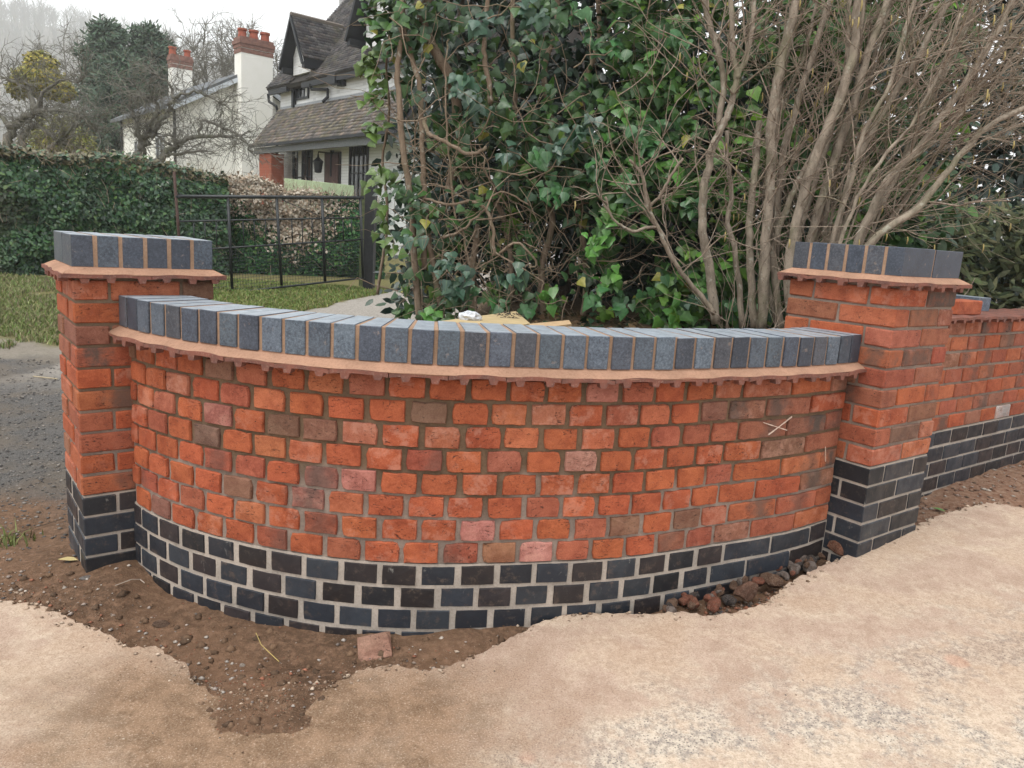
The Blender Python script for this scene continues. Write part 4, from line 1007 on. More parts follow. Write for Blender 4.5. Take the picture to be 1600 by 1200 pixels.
# hand-placed bright sprays
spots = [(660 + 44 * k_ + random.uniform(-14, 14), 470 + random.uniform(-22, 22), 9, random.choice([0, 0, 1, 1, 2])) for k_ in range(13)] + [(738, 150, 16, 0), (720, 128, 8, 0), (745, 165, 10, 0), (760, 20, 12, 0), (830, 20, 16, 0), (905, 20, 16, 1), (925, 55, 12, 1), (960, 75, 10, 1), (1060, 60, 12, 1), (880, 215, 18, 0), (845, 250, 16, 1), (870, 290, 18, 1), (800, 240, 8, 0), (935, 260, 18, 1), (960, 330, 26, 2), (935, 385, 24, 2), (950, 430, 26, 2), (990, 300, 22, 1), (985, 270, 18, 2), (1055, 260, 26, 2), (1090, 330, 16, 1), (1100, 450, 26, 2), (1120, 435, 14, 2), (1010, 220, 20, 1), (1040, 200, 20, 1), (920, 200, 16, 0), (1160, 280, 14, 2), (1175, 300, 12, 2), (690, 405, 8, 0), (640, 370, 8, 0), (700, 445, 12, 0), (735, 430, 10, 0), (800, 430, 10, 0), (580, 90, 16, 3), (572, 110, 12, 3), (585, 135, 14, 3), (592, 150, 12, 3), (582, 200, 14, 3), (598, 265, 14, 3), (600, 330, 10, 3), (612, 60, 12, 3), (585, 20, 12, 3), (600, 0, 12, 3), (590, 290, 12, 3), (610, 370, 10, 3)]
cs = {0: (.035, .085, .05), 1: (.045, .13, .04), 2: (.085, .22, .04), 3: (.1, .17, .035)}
extra = []
for px, py, n_, tn in spots:
    c = np.array(aty(px + random.uniform(-6, 6), py + random.uniform(-6, 6), random.uniform(4.55, 4.72) if tn != 3 else 5.0))
    p_, n2, t2, s2, _ = sprays(c[None], n_, .085, .072 if tn != 3 else .07, OUTV, .9, .45)
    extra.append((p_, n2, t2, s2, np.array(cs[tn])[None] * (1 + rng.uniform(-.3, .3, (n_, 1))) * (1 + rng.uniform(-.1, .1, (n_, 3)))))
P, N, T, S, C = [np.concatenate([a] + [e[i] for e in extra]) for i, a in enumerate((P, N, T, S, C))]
# the 300 leaves that show largest become leaves of their own
LEAFM = []
for i in range(8):
    V0, F0 = LT['ivy' if i < 5 else 'heart']; Vv = V0 * np.array([1 + .1 * (i % 3 - 1), 1, 1 + .3 * (i % 2)]) + rng.normal(0, .018, V0.shape)
    LEAFM.append(tri_mesh("leaf", Vv * .08, F0, mat_leaf_obj() if i == 0 else LEAFM[0].materials[0]))
order = np.argsort(P[:, 1] - S * 6 + 3 * ((P[:, 2] > 2.1) | (P[:, 2] < .62))); top = order[:300]; rest = order[300:]
Xf, Tf, Nf = leaf_frames(N, T)
ipar = ivy.location
for i in top:
    m4 = Matrix((Xf[i], Tf[i], Nf[i])).transposed().to_4x4()
    o = bpy.data.objects.new("leaf", random.choice(LEAFM)); COL.objects.link(o); o.parent = ivy
    k = S[i] / .08; m4 = Matrix.Translation(Vector(P[i]) - ipar) @ m4 @ Matrix.Scale(k, 4); o.matrix_basis = m4; o.color = (*C[i], 1)
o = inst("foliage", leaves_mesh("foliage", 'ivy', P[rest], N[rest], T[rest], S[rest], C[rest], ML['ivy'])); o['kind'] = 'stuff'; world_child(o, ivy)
# tangle of thin dead ivy stems
mb = MB()
for k in range(620):
    z = random.uniform(.45, 2.6); x = random.uniform(-.85, 1.9) if k % 3 else random.uniform(-.75, .35)
    if k % 3 == 0: z = random.uniform(.45, 1.7)
    if x < ivy_left(z) + .05: x += .3
    p = (x, random.uniform(4.62, 5.1), z); n_ = random.randint(5, 9); L = random.uniform(.2, .75)
    pts = wander(p, (random.gauss(0, 1), random.gauss(0, .25), random.gauss(.1, .9)), L, n_, .34, -.03); r0 = random.choice([.0016, .0022, .003, .0045])
    mb.tube(pts, taper(len(pts), r0, r0 * .5), 4, False)
o = mb.build("tangled_stems", BARK['ivy'], None, True); o['kind'] = 'stuff'; world_child(o, ivy)

# ------------------------------------------------------------------ evergreen thickets further back
def evergreen(name, label, cat, C, n_per, rad, size, cols, ws, tmpl, mat, trunkpts, group=None, out=OUTV, jit=.7, droop=.35):
    par = empty(name, tuple(trunkpts[0][0][0]) if isinstance(trunkpts[0], tuple) else tuple(trunkpts[0][0]), label, cat, group); bpy.context.view_layer.update()
    P, N, T, S, idx = sprays(C, n_per, rad, size, out, droop, jit)
    Cc = leaf_cols(len(P), cols, ws); k = (.75 + .6 * rng.random(len(C)) ** 2)[idx][:, None]; Cc = Cc * k
    o = inst("foliage", leaves_mesh("foliage", tmpl, P, N, T, S, Cc, mat)); o['kind'] = 'stuff'; world_child(o, par)
    return par
def trunk_part(par, pts, r0, r1, mat, name="trunk", sides=7):
    Q = smooth_line(pts, 4, .006); mb = MB(); mb.tube(Q, taper(len(Q), r0, r1), sides); o = mb.build(name, mat, None, True); world_child(o, par)
def tpt(x, y, h, lean=0, n=5):
    z0 = gh(x, y) - .05; return [Vector((x + lean * i / (n - 1) + random.uniform(-.04, .04), y + random.uniform(-.04, .04), z0 + h * i / (n - 1))) for i in range(n)]
HOL = [(.014, .036, .022), (.02, .05, .026), (.03, .07, .03), (.018, .042, .032)]
for (x0, x1, y0, y1, z0, z1, n_, thr, lab, nm, tm, sz) in (
        (-.9, .8, 5.5, 6.3, .3, 4.2, 900, -.36, "dark evergreen holly bush filling the gaps behind the left half of the ivy", "holly_bush", 'oval', .085),
        (.7, 2.4, 5.6, 6.5, .3, 4.2, 880, -.32, "dark evergreen holly bush behind the pale hazel stems", "holly_bush", 'oval', .085),
        (2.3, 4.3, 5.9, 7.0, .3, 4.0, 900, -.30, "dark glossy laurel rising behind the right pier and fanned twigs", "laurel_bush", 'oval', .105),
        (-.75, 2.6, 5.6, 6.9, .4, 2.3, 1050, -.6, "low dark evergreen growth under the thicket, behind the ivy stems", "evergreen_undergrowth", 'oval', .085),
        (4.2, 6.6, 6.6, 8.0, .3, 4.6, 700, -.24, "dark laurel at the right-hand edge behind the straight wall", "laurel_bush", 'oval', .11)):
    Cq = fill(n_, x0, x1, y0, y1, z0, z1, 1.1, thr, 70 + int(x0 * 3)); cx, cy = (x0 + x1) / 2, (y0 + y1) / 2 + .2
    tps = [tpt(cx + d, cy, 3.6, d * .6) for d in (-.35, .05, .4)]
    par = evergreen(nm, lab, "bush", Cq, 12, .2, sz, HOL, [4, 4, 2, 2], tm, ML['gloss'], [(t, 0, 0) for t in tps], "evergreens behind the wall")
    for t in tps: trunk_part(par, t, .05, .02, BARK['dark'])
# narrow-leaved dull bush low on the right
Cq = fill(520, 2.75, 4.9, 4.9, 5.9, .45, 1.35, 2., -.25, 90); Cq = Cq[Cq[:, 2] < 1.15 + .25 * np.sin(Cq[:, 0] * 2.2) + .1]
tps = [tpt(3.2, 5.6, .7), tpt(3.9, 5.6, .8, .1)]
par = evergreen("narrow_leaved_bush", "low bush with narrow olive-green leaves behind the straight wall and loose bricks", "bush", Cq, 13, .13, .105, [(.09, .105, .04), (.13, .14, .06), (.05, .07, .03), (.18, .17, .085)], [4, 3, 3, 1], 'lance', ML['dull'], [(t, 0, 0) for t in tps], None, (-.1, -.7, .5), .5, -.2)
for t in tps: trunk_part(par, t, .02, .01, BARK['dark'])
# one brighter laurel sprig behind the pier
Cq = np.array([aty(px, py, random.uniform(4.7, 5.0)) for px, py in [(1430, 340), (1445, 355), (1420, 372), (1460, 330), (1475, 365), (1440, 320), (1400, 300), (1415, 290), (1395, 365), (1480, 345)]])
tps = [[Vector(aty(1440, 420, 4.95)) + Vector((0, 0, -.2)), Vector(aty(1440, 380, 4.95)), Vector(aty(1442, 330, 4.9))]]
par = evergreen("laurel_shoot", "bright green laurel shoots just above the right pier's coping", "bush", Cq, 9, .09, .1, [(.05, .13, .035), (.035, .09, .03)], [1, 1], 'oval', ML['gloss'], [(t, 0, 0) for t in tps])
for t in tps: trunk_part(par, t, .012, .006, BARK['dark'])

# ------------------------------------------------------------------ the bare hazel
hz = empty("hazel", (1.55, 4.3, .44), "bare many-stemmed hazel fanning up to the right above the right pier", "tree"); bpy.context.view_layer.update()
hst = [
    ([(1178, 512, 4.35), (1172, 400, 4.35), (1170, 355, 4.35), (1176, 300, 4.35), (1180, 260, 4.4), (1186, 190, 4.5)], 8, 6),
    ([(1190, 512, 4.3), (1194, 420, 4.3), (1196, 375, 4.3), (1201, 320, 4.3), (1205, 260, 4.3), (1204, 212, 4.3), (1211, 150, 4.3), (1222, 87, 4.3), (1242, 15, 4.3), (1258, -60, 4.3)], 11, 8),
    ([(1160, 512, 4.4), (1150, 400, 4.4), (1137, 350, 4.4), (1143, 300, 4.4), (1136, 250, 4.4), (1135, 205, 4.4)], 6, 4),
    ([(1118, 505, 4.35), (1107, 412, 4.35), (1098, 362, 4.35), (1099, 300, 4.35), (1107, 262, 4.35), (1114, 230, 4.35), (1130, 195, 4.35), (1141, 165, 4.35), (1150, 125, 4.35), (1146, 90, 4.35), (1144, 50, 4.35), (1141, -20, 4.35)], 9.5, 4.5),
    ([(1150, 122, 4.35), (1162, 100, 4.35), (1172, 62, 4.35), (1178, 20, 4.35), (1182, -40, 4.35)], 5.5, 4.5),
    ([(1124, 200, 4.4), (1130, 130, 4.42), (1123, 85, 4.42), (1111, 45, 4.45), (1101, 5, 4.45), (1092, -50, 4.45)], 6, 5),
    ([(1116, 490, 4.25), (1090, 455, 4.25), (1060, 420, 4.22), (1040, 385, 4.2), (1030, 360, 4.2), (1013, 325, 4.2), (1007, 287, 4.2), (1000, 268, 4.2), (983, 250, 4.2)], 5.6, 2.8),
    ([(1027, 356, 4.2), (1008, 356, 4.17), (990, 362, 4.15), (970, 352, 4.15), (955, 338, 4.15), (946, 307, 4.15)], 3.4, 2.2),
    ([(1013, 326, 4.2), (1034, 302, 4.18), (1050, 272, 4.16), (1067, 247, 4.15)], 3.2, 2.4),
    ([(1245, 520, 4.2), (1232, 440, 4.2), (1240, 370, 4.2), (1266, 268, 4.2), (1307, 167, 4.2), (1330, 100, 4.2), (1337, 40, 4.2), (1340, -50, 4.2)], 11, 7),
    ([(1262, 520, 4.3), (1262, 420, 4.3), (1270, 360, 4.3), (1297, 268, 4.3), (1333, 167, 4.3), (1357, 83, 4.3), (1387, 0, 4.3), (1404, -50, 4.3)], 10, 6),
    ([(1222, 520, 4.35), (1208, 400, 4.35), (1228, 330, 4.35), (1252, 275, 4.4), (1290, 210, 4.4)], 8, 5),
    ([(1290, 520, 4.2), (1300, 400, 4.2), (1330, 273, 4.2), (1360, 213, 4.2), (1400, 143, 4.2), (1433, 90, 4.2), (1483, 0, 4.2), (1510, -50, 4.2)], 6.5, 5),
    ([(1300, 520, 4.1), (1342, 375, 4.1), (1387, 283, 4.1), (1433, 233, 4.1), (1483, 167, 4.1), (1533, 90, 4.1), (1573, 20, 4.1), (1600, -40, 4.1)], 8, 5),
    ([(1310, 520, 3.95), (1357, 385, 3.95), (1432, 327, 3.95), (1487, 260, 3.95), (1533, 207, 3.95), (1583, 177, 3.95), (1650, 150, 3.95)], 8, 4),
    ([(1300, 500, 4.25), (1343, 385, 4.25), (1367, 333, 4.25), (1413, 253, 4.25), (1447, 167, 4.25), (1490, 80, 4.25), (1530, -20, 4.25)], 6.5, 4),
    ([(1285, 500, 4.15), (1300, 380, 4.15), (1333, 275, 4.15), (1353, 200, 4.15), (1390, 133, 4.15), (1410, 60, 4.15), (1440, -40, 4.15)], 5, 3.5),
    ([(1200, 420, 4.5), (1201, 300, 4.5), (1212, 200, 4.5), (1220, 117, 4.5), (1240, 30, 4.5), (1250, -50, 4.5)], 8, 6),
    ([(1212, 400, 4.45), (1220, 260, 4.45), (1247, 160, 4.45), (1273, 77, 4.45), (1297, 0, 4.45), (1310, -50, 4.45)], 7, 5),
    ([(1280, 500, 4.4), (1290, 350, 4.4), (1300, 250, 4.4), (1320, 150, 4.4), (1325, 60, 4.4), (1330, -40, 4.4)], 5, 4),
    ([(1300, 520, 4.35), (1345, 400, 4.35), (1400, 330, 4.35), (1450, 260, 4.35), (1520, 150, 4.35), (1580, 60, 4.35), (1640, -20, 4.35)], 5, 3.5),
    ([(1295, 450, 4.0), (1330, 330, 4.0), (1385, 240, 4.0), (1420, 200, 4.0), (1470, 110, 4.0), (1500, 20, 4.0)], 4, 2.5),
]
for q, a, b in list(hst[9:]):
    dx, dz_ = random.uniform(-26, 30), random.uniform(.08, .35)
    hst.append(([(x + dx * (.4 + .6 * i / len(q)) + random.uniform(-5, 5), y, Y_ + dz_) for i, (x, y, Y_) in enumerate(q)], a * .55, b * .5))
HS = []
for q, a, b in hst: HS.append(stem("stem", q, a, b, BARK['brown' if a in (5.6, 3.4, 3.2) else 'hazel'], hz, 5, 8, None, .003))
mb = MB(); cat = MB()
def twig(p, d, L, r, lev):
    n_ = max(4, int(L / .07)); pts = wander(p, d, L, n_, .16, .015); mb.tube(pts, taper(len(pts), r, max(.0009, r * .45)), 4 if r > .003 else 3, False)
    if lev > 0:
        for _ in range(random.randint(1, 3)):
            i = random.randint(1, len(pts) - 2); dd = (pts[i + 1] - pts[i]).normalized()
            twig(pts[i], dd + Vector((random.gauss(0, .55), random.gauss(0, .4), random.gauss(0, .5))), L * random.uniform(.3, .6), r * .6, lev - 1)
    if lev <= 1 and random.random() < .045:
        q = pts[-1]; h = random.uniform(.035, .06); cat.tube([q, q + Vector((.003, 0, -h * .5)), q + Vector((.0, 0, -h))], [.003, .0042, .002], 5)
for k, (Q, r) in enumerate(HS):
    if k in (7, 8): n_ = 3
    else: n_ = 15 if k < 9 else (18 if k < 22 else 9)
    for _ in range(n_):
        i = random.randint(int(len(Q) * .18), len(Q) - 2); d = (Q[i + 1] - Q[i]).normalized()
        side = Vector((random.gauss(.1 if k < 9 else .35, .7), random.gauss(-.1, .5), random.gauss(.05, .45)))
        twig(Q[i], d * .7 + side * .9, random.uniform(.25, .85), random.choice([.0022, .003, .0042, .0055]), 2)
for _ in range(150):      # the far fan of fine shoots at the top right
    px, py = random.uniform(1330, 1620), random.uniform(-30, 260); p = aty(px, py, random.uniform(3.9, 4.8)); twig(p, (random.gauss(.8, .5), random.gauss(0, .3), random.gauss(.35, .45)), random.uniform(.3, .8), random.choice([.0016, .0025, .0035]), 2)
for _ in range(40):       # suckers round the foot
    x = random.uniform(1.15, 1.95); twig((x, random.uniform(4.1, 4.5), .42), (random.gauss(0, .5), random.gauss(-.1, .3), 1), random.uniform(.3, .9), random.choice([.0025, .004]), 1)
o = mb.build("twigs", BARK['twig'], None, True); o['kind'] = 'stuff'; world_child(o, hz)
o = cat.build("catkins", mat_plain("catkin", (.42, .33, .13), .8), None, True); o['kind'] = 'stuff'; world_child(o, hz)
# cut logs and litter at the foot of the thicket
n = 1500; x = rng.uniform(-.7, 2.2, n); y = rng.uniform(3.6, 5.2, n)
P = drop(x, y, .012); N = np.array([0, -.3, 1.]) + rng.normal(0, .5, (n, 3)); T = rng.normal(0, 1, (n, 3)); T[:, 2] *= .2
o = inst("leaf_litter", leaves_mesh("leaf_litter", 'heart', P, N, T, .05 * rng.uniform(.5, 1.2, n), leaf_cols(n, [(.1, .065, .035), (.16, .11, .06), (.05, .04, .025), (.03, .06, .03)], [3, 2, 3, 2]), ML['dry'])); tag(o, "brown dead leaves under the thicket", None, None, 'stuff')

# ------------------------------------------------------------------ hedges
def hedge(name, label, A, B, thick, h0, h1, n, size, cols, ws, tmpl='heart', twigs=0, twigmat='dark', leafmat='ivy', zcol=None, seed=0, rough=.15):
    A, B = Vector(A), Vector(B); L = (B - A).length; u = (B - A) / L; nn = Vector((u.y, -u.x))
    if nn.y > 0: nn = -nn
    zb = gh((A.x + B.x) / 2, (A.y + B.y) / 2)
    par = empty(name, (A.x, A.y, zb), label, "hedge"); bpy.context.view_layer.update()
    nv = np.array((nn.x, nn.y, 0.)); uv = np.array((u.x, u.y, 0.)); A3 = np.array((A.x, A.y, 0.))
    q = rng.random(n) * L; kind = rng.random(n); H = h0 + (h1 - h0) * q / L
    front = kind < .72; topm = (kind >= .72) & (kind < .93)
    v = np.where(front, rng.random(n), 1.) ; o = np.where(front, 0, -rng.random(n) * thick); z = v * H
    end = kind >= .93; o = np.where(end, -rng.random(n) * thick, o); q = np.where(end, np.where(rng.random(n) < .7, L, 0), q); z = np.where(end, rng.random(n) * H, z)
    bump_ = rough * 1.6 * fbm(q * 1.9 + seed, z * 2.3, seed, 4)
    o = o + np.where(front, bump_ - .12 * sstep(.82, 1., v), 0) - np.where(front, rng.random(n) ** 2 * .14, 0); z = z + np.where(front, 0, bump_ * .8 + .04 * rng.normal(size=n))
    P = A3 + uv * q[:, None] + nv * o[:, None]; P[:, 2] = zb + z
    N = nv[None] * np.where(front, .9, .25)[:, None] + np.array([0, 0, 1.]) * np.where(front, .5, 1.)[:, None] + np.where(end, 1, 0)[:, None] * uv[None] + rng.normal(0, .5, (n, 3))
    T = np.array([0, 0, -.6])[None] + nv[None] * .4 + rng.normal(0, .55, (n, 3))
    C = leaf_cols(n, cols, ws); C *= (.75 + .6 * (fbm(q * 2.2, z * 2.2, seed + 5, 3) + .4))[:, None]
    if zcol: C = zcol(C, q, z / H, L)
    o_ = inst("foliage", leaves_mesh("foliage", tmpl, P, N, T, size * rng.uniform(.6, 1.3, n), C, ML[leafmat])); o_['kind'] = 'stuff'; world_child(o_, par)
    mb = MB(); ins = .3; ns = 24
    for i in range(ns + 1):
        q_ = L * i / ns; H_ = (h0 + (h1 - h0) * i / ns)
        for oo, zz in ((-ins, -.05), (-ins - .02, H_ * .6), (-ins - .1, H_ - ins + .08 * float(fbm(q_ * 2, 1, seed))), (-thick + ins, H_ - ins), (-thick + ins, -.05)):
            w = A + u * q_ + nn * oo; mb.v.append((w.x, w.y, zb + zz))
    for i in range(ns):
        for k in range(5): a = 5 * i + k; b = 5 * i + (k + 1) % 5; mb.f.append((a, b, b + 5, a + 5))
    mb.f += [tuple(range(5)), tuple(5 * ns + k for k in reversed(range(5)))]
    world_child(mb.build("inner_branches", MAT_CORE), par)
    mb = MB()
    for _ in range(twigs):
        q_ = random.random() * L; H_ = h0 + (h1 - h0) * q_ / L; w = A + u * q_ + nn * random.uniform(-.3, .05)
        if random.random() < .6: p = (w.x, w.y, zb + H_ * random.uniform(.1, 1)); d = (nn.x * .5 + random.gauss(0, .6), nn.y * .5, random.gauss(.5, .5))
        else: w = A + u * q_ + nn * -random.random() * thick; p = (w.x, w.y, zb + H_ - .05); d = (random.gauss(0, .5), random.gauss(0, .4), 1)
        pts = wander(p, d, random.uniform(.12, .4), 4, .25); mb.tube(pts, taper(5, .004, .0018), 3, False)
    if twigs: o_ = mb.build("twigs", BARK[twigmat]); o_['kind'] = 'stuff'; world_child(o_, par)
    return par
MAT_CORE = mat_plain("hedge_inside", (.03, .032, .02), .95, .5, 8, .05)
GRN = [(.022, .06, .03), (.035, .09, .035), (.055, .125, .045), (.09, .16, .05)]
def left_tone(C, q, v, L):      # the far left of the hedge is a browner, twiggier shrub
    k = sstep(.36, .2, q / L + .04 * np.sin(v * 9))[:, None]; b = np.where(rng.random((len(C), 1)) < .5, np.array([[.085, .07, .04]]), np.array([[.045, .055, .028]]))
    t = (v > .93)[:, None] & (rng.random((len(C), 1)) < .5); C = C * (1 - k * .75) + b * k * .75
    return np.where(t, np.array([[.14, .12, .06]]) * (.6 + .8 * rng.random((len(C), 1))), C)
hA = aty(-170, 380, 9.9); hB = aty(356, 400, 12.6)
hedge("ivy_hedge", "long clipped dark green ivy hedge behind the left pier", (hA.x, hA.y), (hB.x, hB.y), 1.3, 1.73, 1.62, 30000, .062, GRN, [4, 4, 3, 1], 'heart', 700, 'twig', 'ivy', left_tone, 11)
def beech(C, q, v, L):
    t = (v > .52 + .22 * np.sin(q * 3.1 + 1) + .12 * rng.normal(size=len(q))) & (q / L < .72 + .1 * rng.normal(size=len(q))); br = np.array([(.42, .34, .27), (.5, .43, .36), (.3, .22, .16)])[rng.integers(0, 3, len(q))]
    return np.where(t[:, None], br, C)
hA = aty(345, 400, 12.9); hB = aty(600, 400, 13.6)
hedge("beech_hedge", "lower hedge behind the gate, brown dry leaves above and green ivy below", (hA.x, hA.y), (hB.x, hB.y), 1.2, 1.5, 1.3, 14000, .055, GRN, [4, 4, 2, 1], 'heart', 900, 'twig', 'dry', beech, 23)

# ------------------------------------------------------------------ iron gate and its posts
iron = mat_plain("black_iron", (.012, .016, .018), .42, .3, 40, .001, .5); rust = mat_plain("rusty_iron", (.07, .035, .025), .7, .4, 40, .001)
GA, GB = aty(275, 306, 10.0), aty(568, 308, 11.5)
gu = Vector((GB.x - GA.x, GB.y - GA.y)).normalized(); gn = Vector((gu.y, -gu.x))
def gate_hit(px, py):
    d = ray(px, py); t = (Vector((GA.x, GA.y)).dot(gn)) / (d.x * gn.x + d.y * gn.y); return Vector((0, 0, CH)) + d * t
gate = empty("gate", tuple(gate_hit(275, 455)), "wide black iron bar gate with wire netting on its lower half, before the hedge", "gate"); bpy.context.view_layer.update()
def bar(name, a, b, r, mat=iron, sides=6):
    mb = MB(); mb.tube([gate_hit(*a), gate_hit(*b)], r, sides); o = mb.build(name, mat, None, True); world_child(o, gate); return o
bar("top_rail", (274, 307), (568, 309), .024)
bar("rail", (277, 346), (567, 340), .012); bar("rail", (280, 392), (568, 374), .013); bar("bottom_rail", (285, 466), (570, 434), .015)
o = bar("stile", (272, 268), (287, 470), .02, rust); o['label'] = "rusty brown end stile"
for a, b in (((356, 308), (363, 456)), ((432, 308), (440, 446)), ((503, 309), (508, 440)), ((563, 309), (567, 434))): bar("stile", a, b, .021)
for x0, x1, yt0, yt1 in ((285, 355, 345, 345), (362, 432, 344, 342), (440, 503, 342, 341), (509, 562, 341, 340)):
    for k in (1, 2, 3):
        x = x0 + (x1 - x0) * k / 4; y0 = 346 - 6 * (x - 277) / 290; y1 = 392 - 18 * (x - 280) / 288; bar("picket", (x, y0), (x + 1.5, y1), .008, iron, 5)
bar("brace", (440, 312), (505, 340), .006, iron, 4); bar("brace", (508, 340), (556, 311), .006, iron, 4)
mb = MB()
for k in range(1, 13):
    t = k / 13; mb.tube([gate_hit(280 + 6 * t, 392 + 74 * t), gate_hit(568 + 2 * t, 374 + 60 * t)], .0026, 3, False)
for k in range(1, 66):
    t = k / 66; mb.tube([gate_hit(280 + 288 * t, 392 - 18 * t), gate_hit(286 + 284 * t, 466 - 32 * t)], .0022, 3, False)
o = mb.build("wire_netting", iron); o['kind'] = 'stuff'; world_child(o, gate)
def post(name, px0, px1, top, bot, Y, dep, mat, label):
    a, b = aty(px0, bot, Y), aty(px1, bot, Y); zt = aty(px0, top, Y).z; zb = min(gh(a.x, Y), a.z) - .1
    w = b.x - a.x; bm = bmesh.new(); bmesh.ops.create_cube(bm, size=1)
    for q in bm.verts: q.co = Vector((q.co.x * w, q.co.y * dep, q.co.z * (zt - zb)))
    topf = [e for e in bm.edges if all(v.co.z > 0 for v in e.verts)]
    bmesh.ops.bevel(bm, geom=topf, offset=w * .25, segments=2, affect='EDGES')
    me = bpy.data.meshes.new(name); bm.to_mesh(me); bm.free(); me.materials.append(mat)
    o = inst(name, me, None, ((a.x + b.x) / 2, Y, (zt + zb) / 2)); tag(o, label, "post")
post("gatepost", 569, 584, 272, 440, 11.75, .2, mat_plain("black_timber", (.02, .022, .024), .7, .4, 30, .004), "thick black timber gatepost at the right end of the gate")
post("gatepost", 562, 568, 282, 436, 12.0, .12, mat_plain("mossy_timber", (.1, .12, .05), .85, .35, 25, .004), "thinner mossy green timber post just behind the black gatepost")
# slim iron post and dark rail ends left of the gate are part of the hedge fence
# ------------------------------------------------------------------ grass
def grass(name, n, reg, cols, label, h=.07):
    x, y = reg(n); P = drop(x, y, -.005); n = len(x)
    a = rng.uniform(0, 6.28, n); hh = h * rng.uniform(.4, 1.3, n); w = .0045 * (1 + (y - 5) * .12); lean = rng.normal(0, .45, (n, 2))
    dx = np.stack([np.cos(a) * w, np.sin(a) * w, np.zeros(n)], -1)
    tip = P + np.stack([lean[:, 0] * hh, lean[:, 1] * hh, hh], -1); midp = P + np.stack([lean[:, 0] * hh * .3, lean[:, 1] * hh * .3, hh * .6], -1)
    V = np.stack([P - dx, P + dx, midp + dx * .7, midp - dx * .7, tip], 1).reshape(-1, 3)
    b = 5 * np.arange(n)[:, None]; Fa = np.concatenate([b + [0, 1, 2], b + [0, 2, 3], b + [3, 2, 4]])
    C = np.repeat(leaf_cols(n, cols), 5, 0)
    o = inst(name, tri_mesh(name, V, Fa, ML['dull'], C)); tag(o, label, None, None, 'stuff')
GC_ = [(.15, .23, .05), (.2, .27, .065), (.3, .3, .11), (.11, .18, .04), (.27, .23, .1)]
def lawn(n):
    y = rng.uniform(6.6, 11.9, n); x = rng.uniform(-.42, -.14, n) * y + rng.normal(0, .05, n); k = fbm(x * 1.3, y * 1.3, 4, 3)
    m = (k > -.5) & (y > 8.7 + 4.6 * (x + 2.6) + .9 * k) & (x < -.165 * y); return x[m], y[m]
grass("grass", 60000, lawn, GC_, "short patchy lawn in front of the gate", .05)
def verge(n):
    y = rng.uniform(5.9, 10.6, n); x = -y * rng.uniform(.48, .86, n); k = fbm(x * 1.6, y * 1.6, 14, 3)
    m = (k > -.34 + .6 * sstep(7, 5.9, y)); return x[m], y[m]
grass("verge_grass", 42000, verge, [(.14, .2, .05), (.19, .24, .075), (.29, .27, .13), (.24, .2, .12)], "rough verge grass below the hedge at the left", .055)
def tufts(n):
    c = np.array([(-1.86, 3.35), (-1.9, 2.75), (-2.0, 3.5)])[rng.integers(0, 3, n)]; return c[:, 0] + rng.normal(0, .045, n), c[:, 1] + rng.normal(0, .05, n)
grass("grass_tufts", 260, tufts, [(.14, .18, .05), (.2, .22, .08)], "little grass tufts on the earth beside the left pier", .05)

# ------------------------------------------------------------------ the black and white cottage
CW, CA_ = Vector((-7.81, 25.044)), -.845
cu = Vector((math.cos(CA_), math.sin(CA_))); cn = Vector((cu.y, -cu.x))
if cn.y > 0: cn = -cn
def HP(a, d, z): w = CW + cu * a + cn * d; return Vector((w.x, w.y, z))
def house_hit(px, py, d=0., a=None):
    r_ = ray(px, py); o = Vector((0, 0))
    if a is None: P0 = CW + cn * d; t = P0.dot(cn) / (r_.x * cn.x + r_.y * cn.y)
    else: P0 = CW + cu * a; t = P0.dot(cu) / (r_.x * cu.x + r_.y * cu.y)
    p = Vector((0, 0, CH)) + r_ * t; w = Vector((p.x, p.y)) - CW; return w.dot(cu), w.dot(cn), p.z
def mat_whitebrick(name, c, sc=(4.5, 13)):
    m = NT(name); v = m.coords(); a = m.noise(v, 1.5, 5, .6); br = m.n("ShaderNodeTexBrick")
    sp = m.n("ShaderNodeSeparateXYZ"); m.l(v, sp.inputs[0]); cb = m.n("ShaderNodeCombineXYZ"); m.l(m.math('ADD', sp.outputs[0], sp.outputs[1]), cb.inputs[0]); m.l(sp.outputs[2], cb.inputs[1]); m.l(cb.outputs[0], br.inputs['Vector'])
    br.inputs['Scale'].default_value = 1; br.inputs['Brick Width'].default_value = .24; br.inputs['Row Height'].default_value = .08; br.inputs['Mortar Size'].default_value = .008
    br.inputs['Color1'].default_value = (*c, 1); br.inputs['Color2'].default_value = (*[x * .9 for x in c], 1); br.inputs['Mortar'].default_value = (*[x * .8 for x in c], 1)
    cc = m.mix(m.ramp(a, .5, .75, 0, .35), br.outputs[0], tuple(x * .72 for x in (c[0], c[1], c[2] * .9)))
    return m.done(cc, .85, m.bump(br.outputs['Fac'], -.4, .01), .3)
wwall = mat_whitebrick("whitewashed_brick", (.78, .79, .79)); blk = mat_plain("black_paint", (.014, .017, .022), .5, .3, 10)
def mat_rooftile():
    m = NT("old_roof_tile"); v = m.coords(); at = m.n("ShaderNodeAttribute", attribute_name='col'); a = m.noise(v, 1.3, 5, .65); b = m.noise(v, 18, 4)
    c = m.mix(m.ramp(a, .5, .7, 0, .55), at.outputs[0], (.17, .16, .09)); c = m.mix(m.ramp(b, .4, .7, 0, .5), c, m.mix(1., c, (.55, .55, .55), 'MULTIPLY'))
    return m.done(c, .9, m.bump(b, .4, .01), .25)
rtile = mat_rooftile()
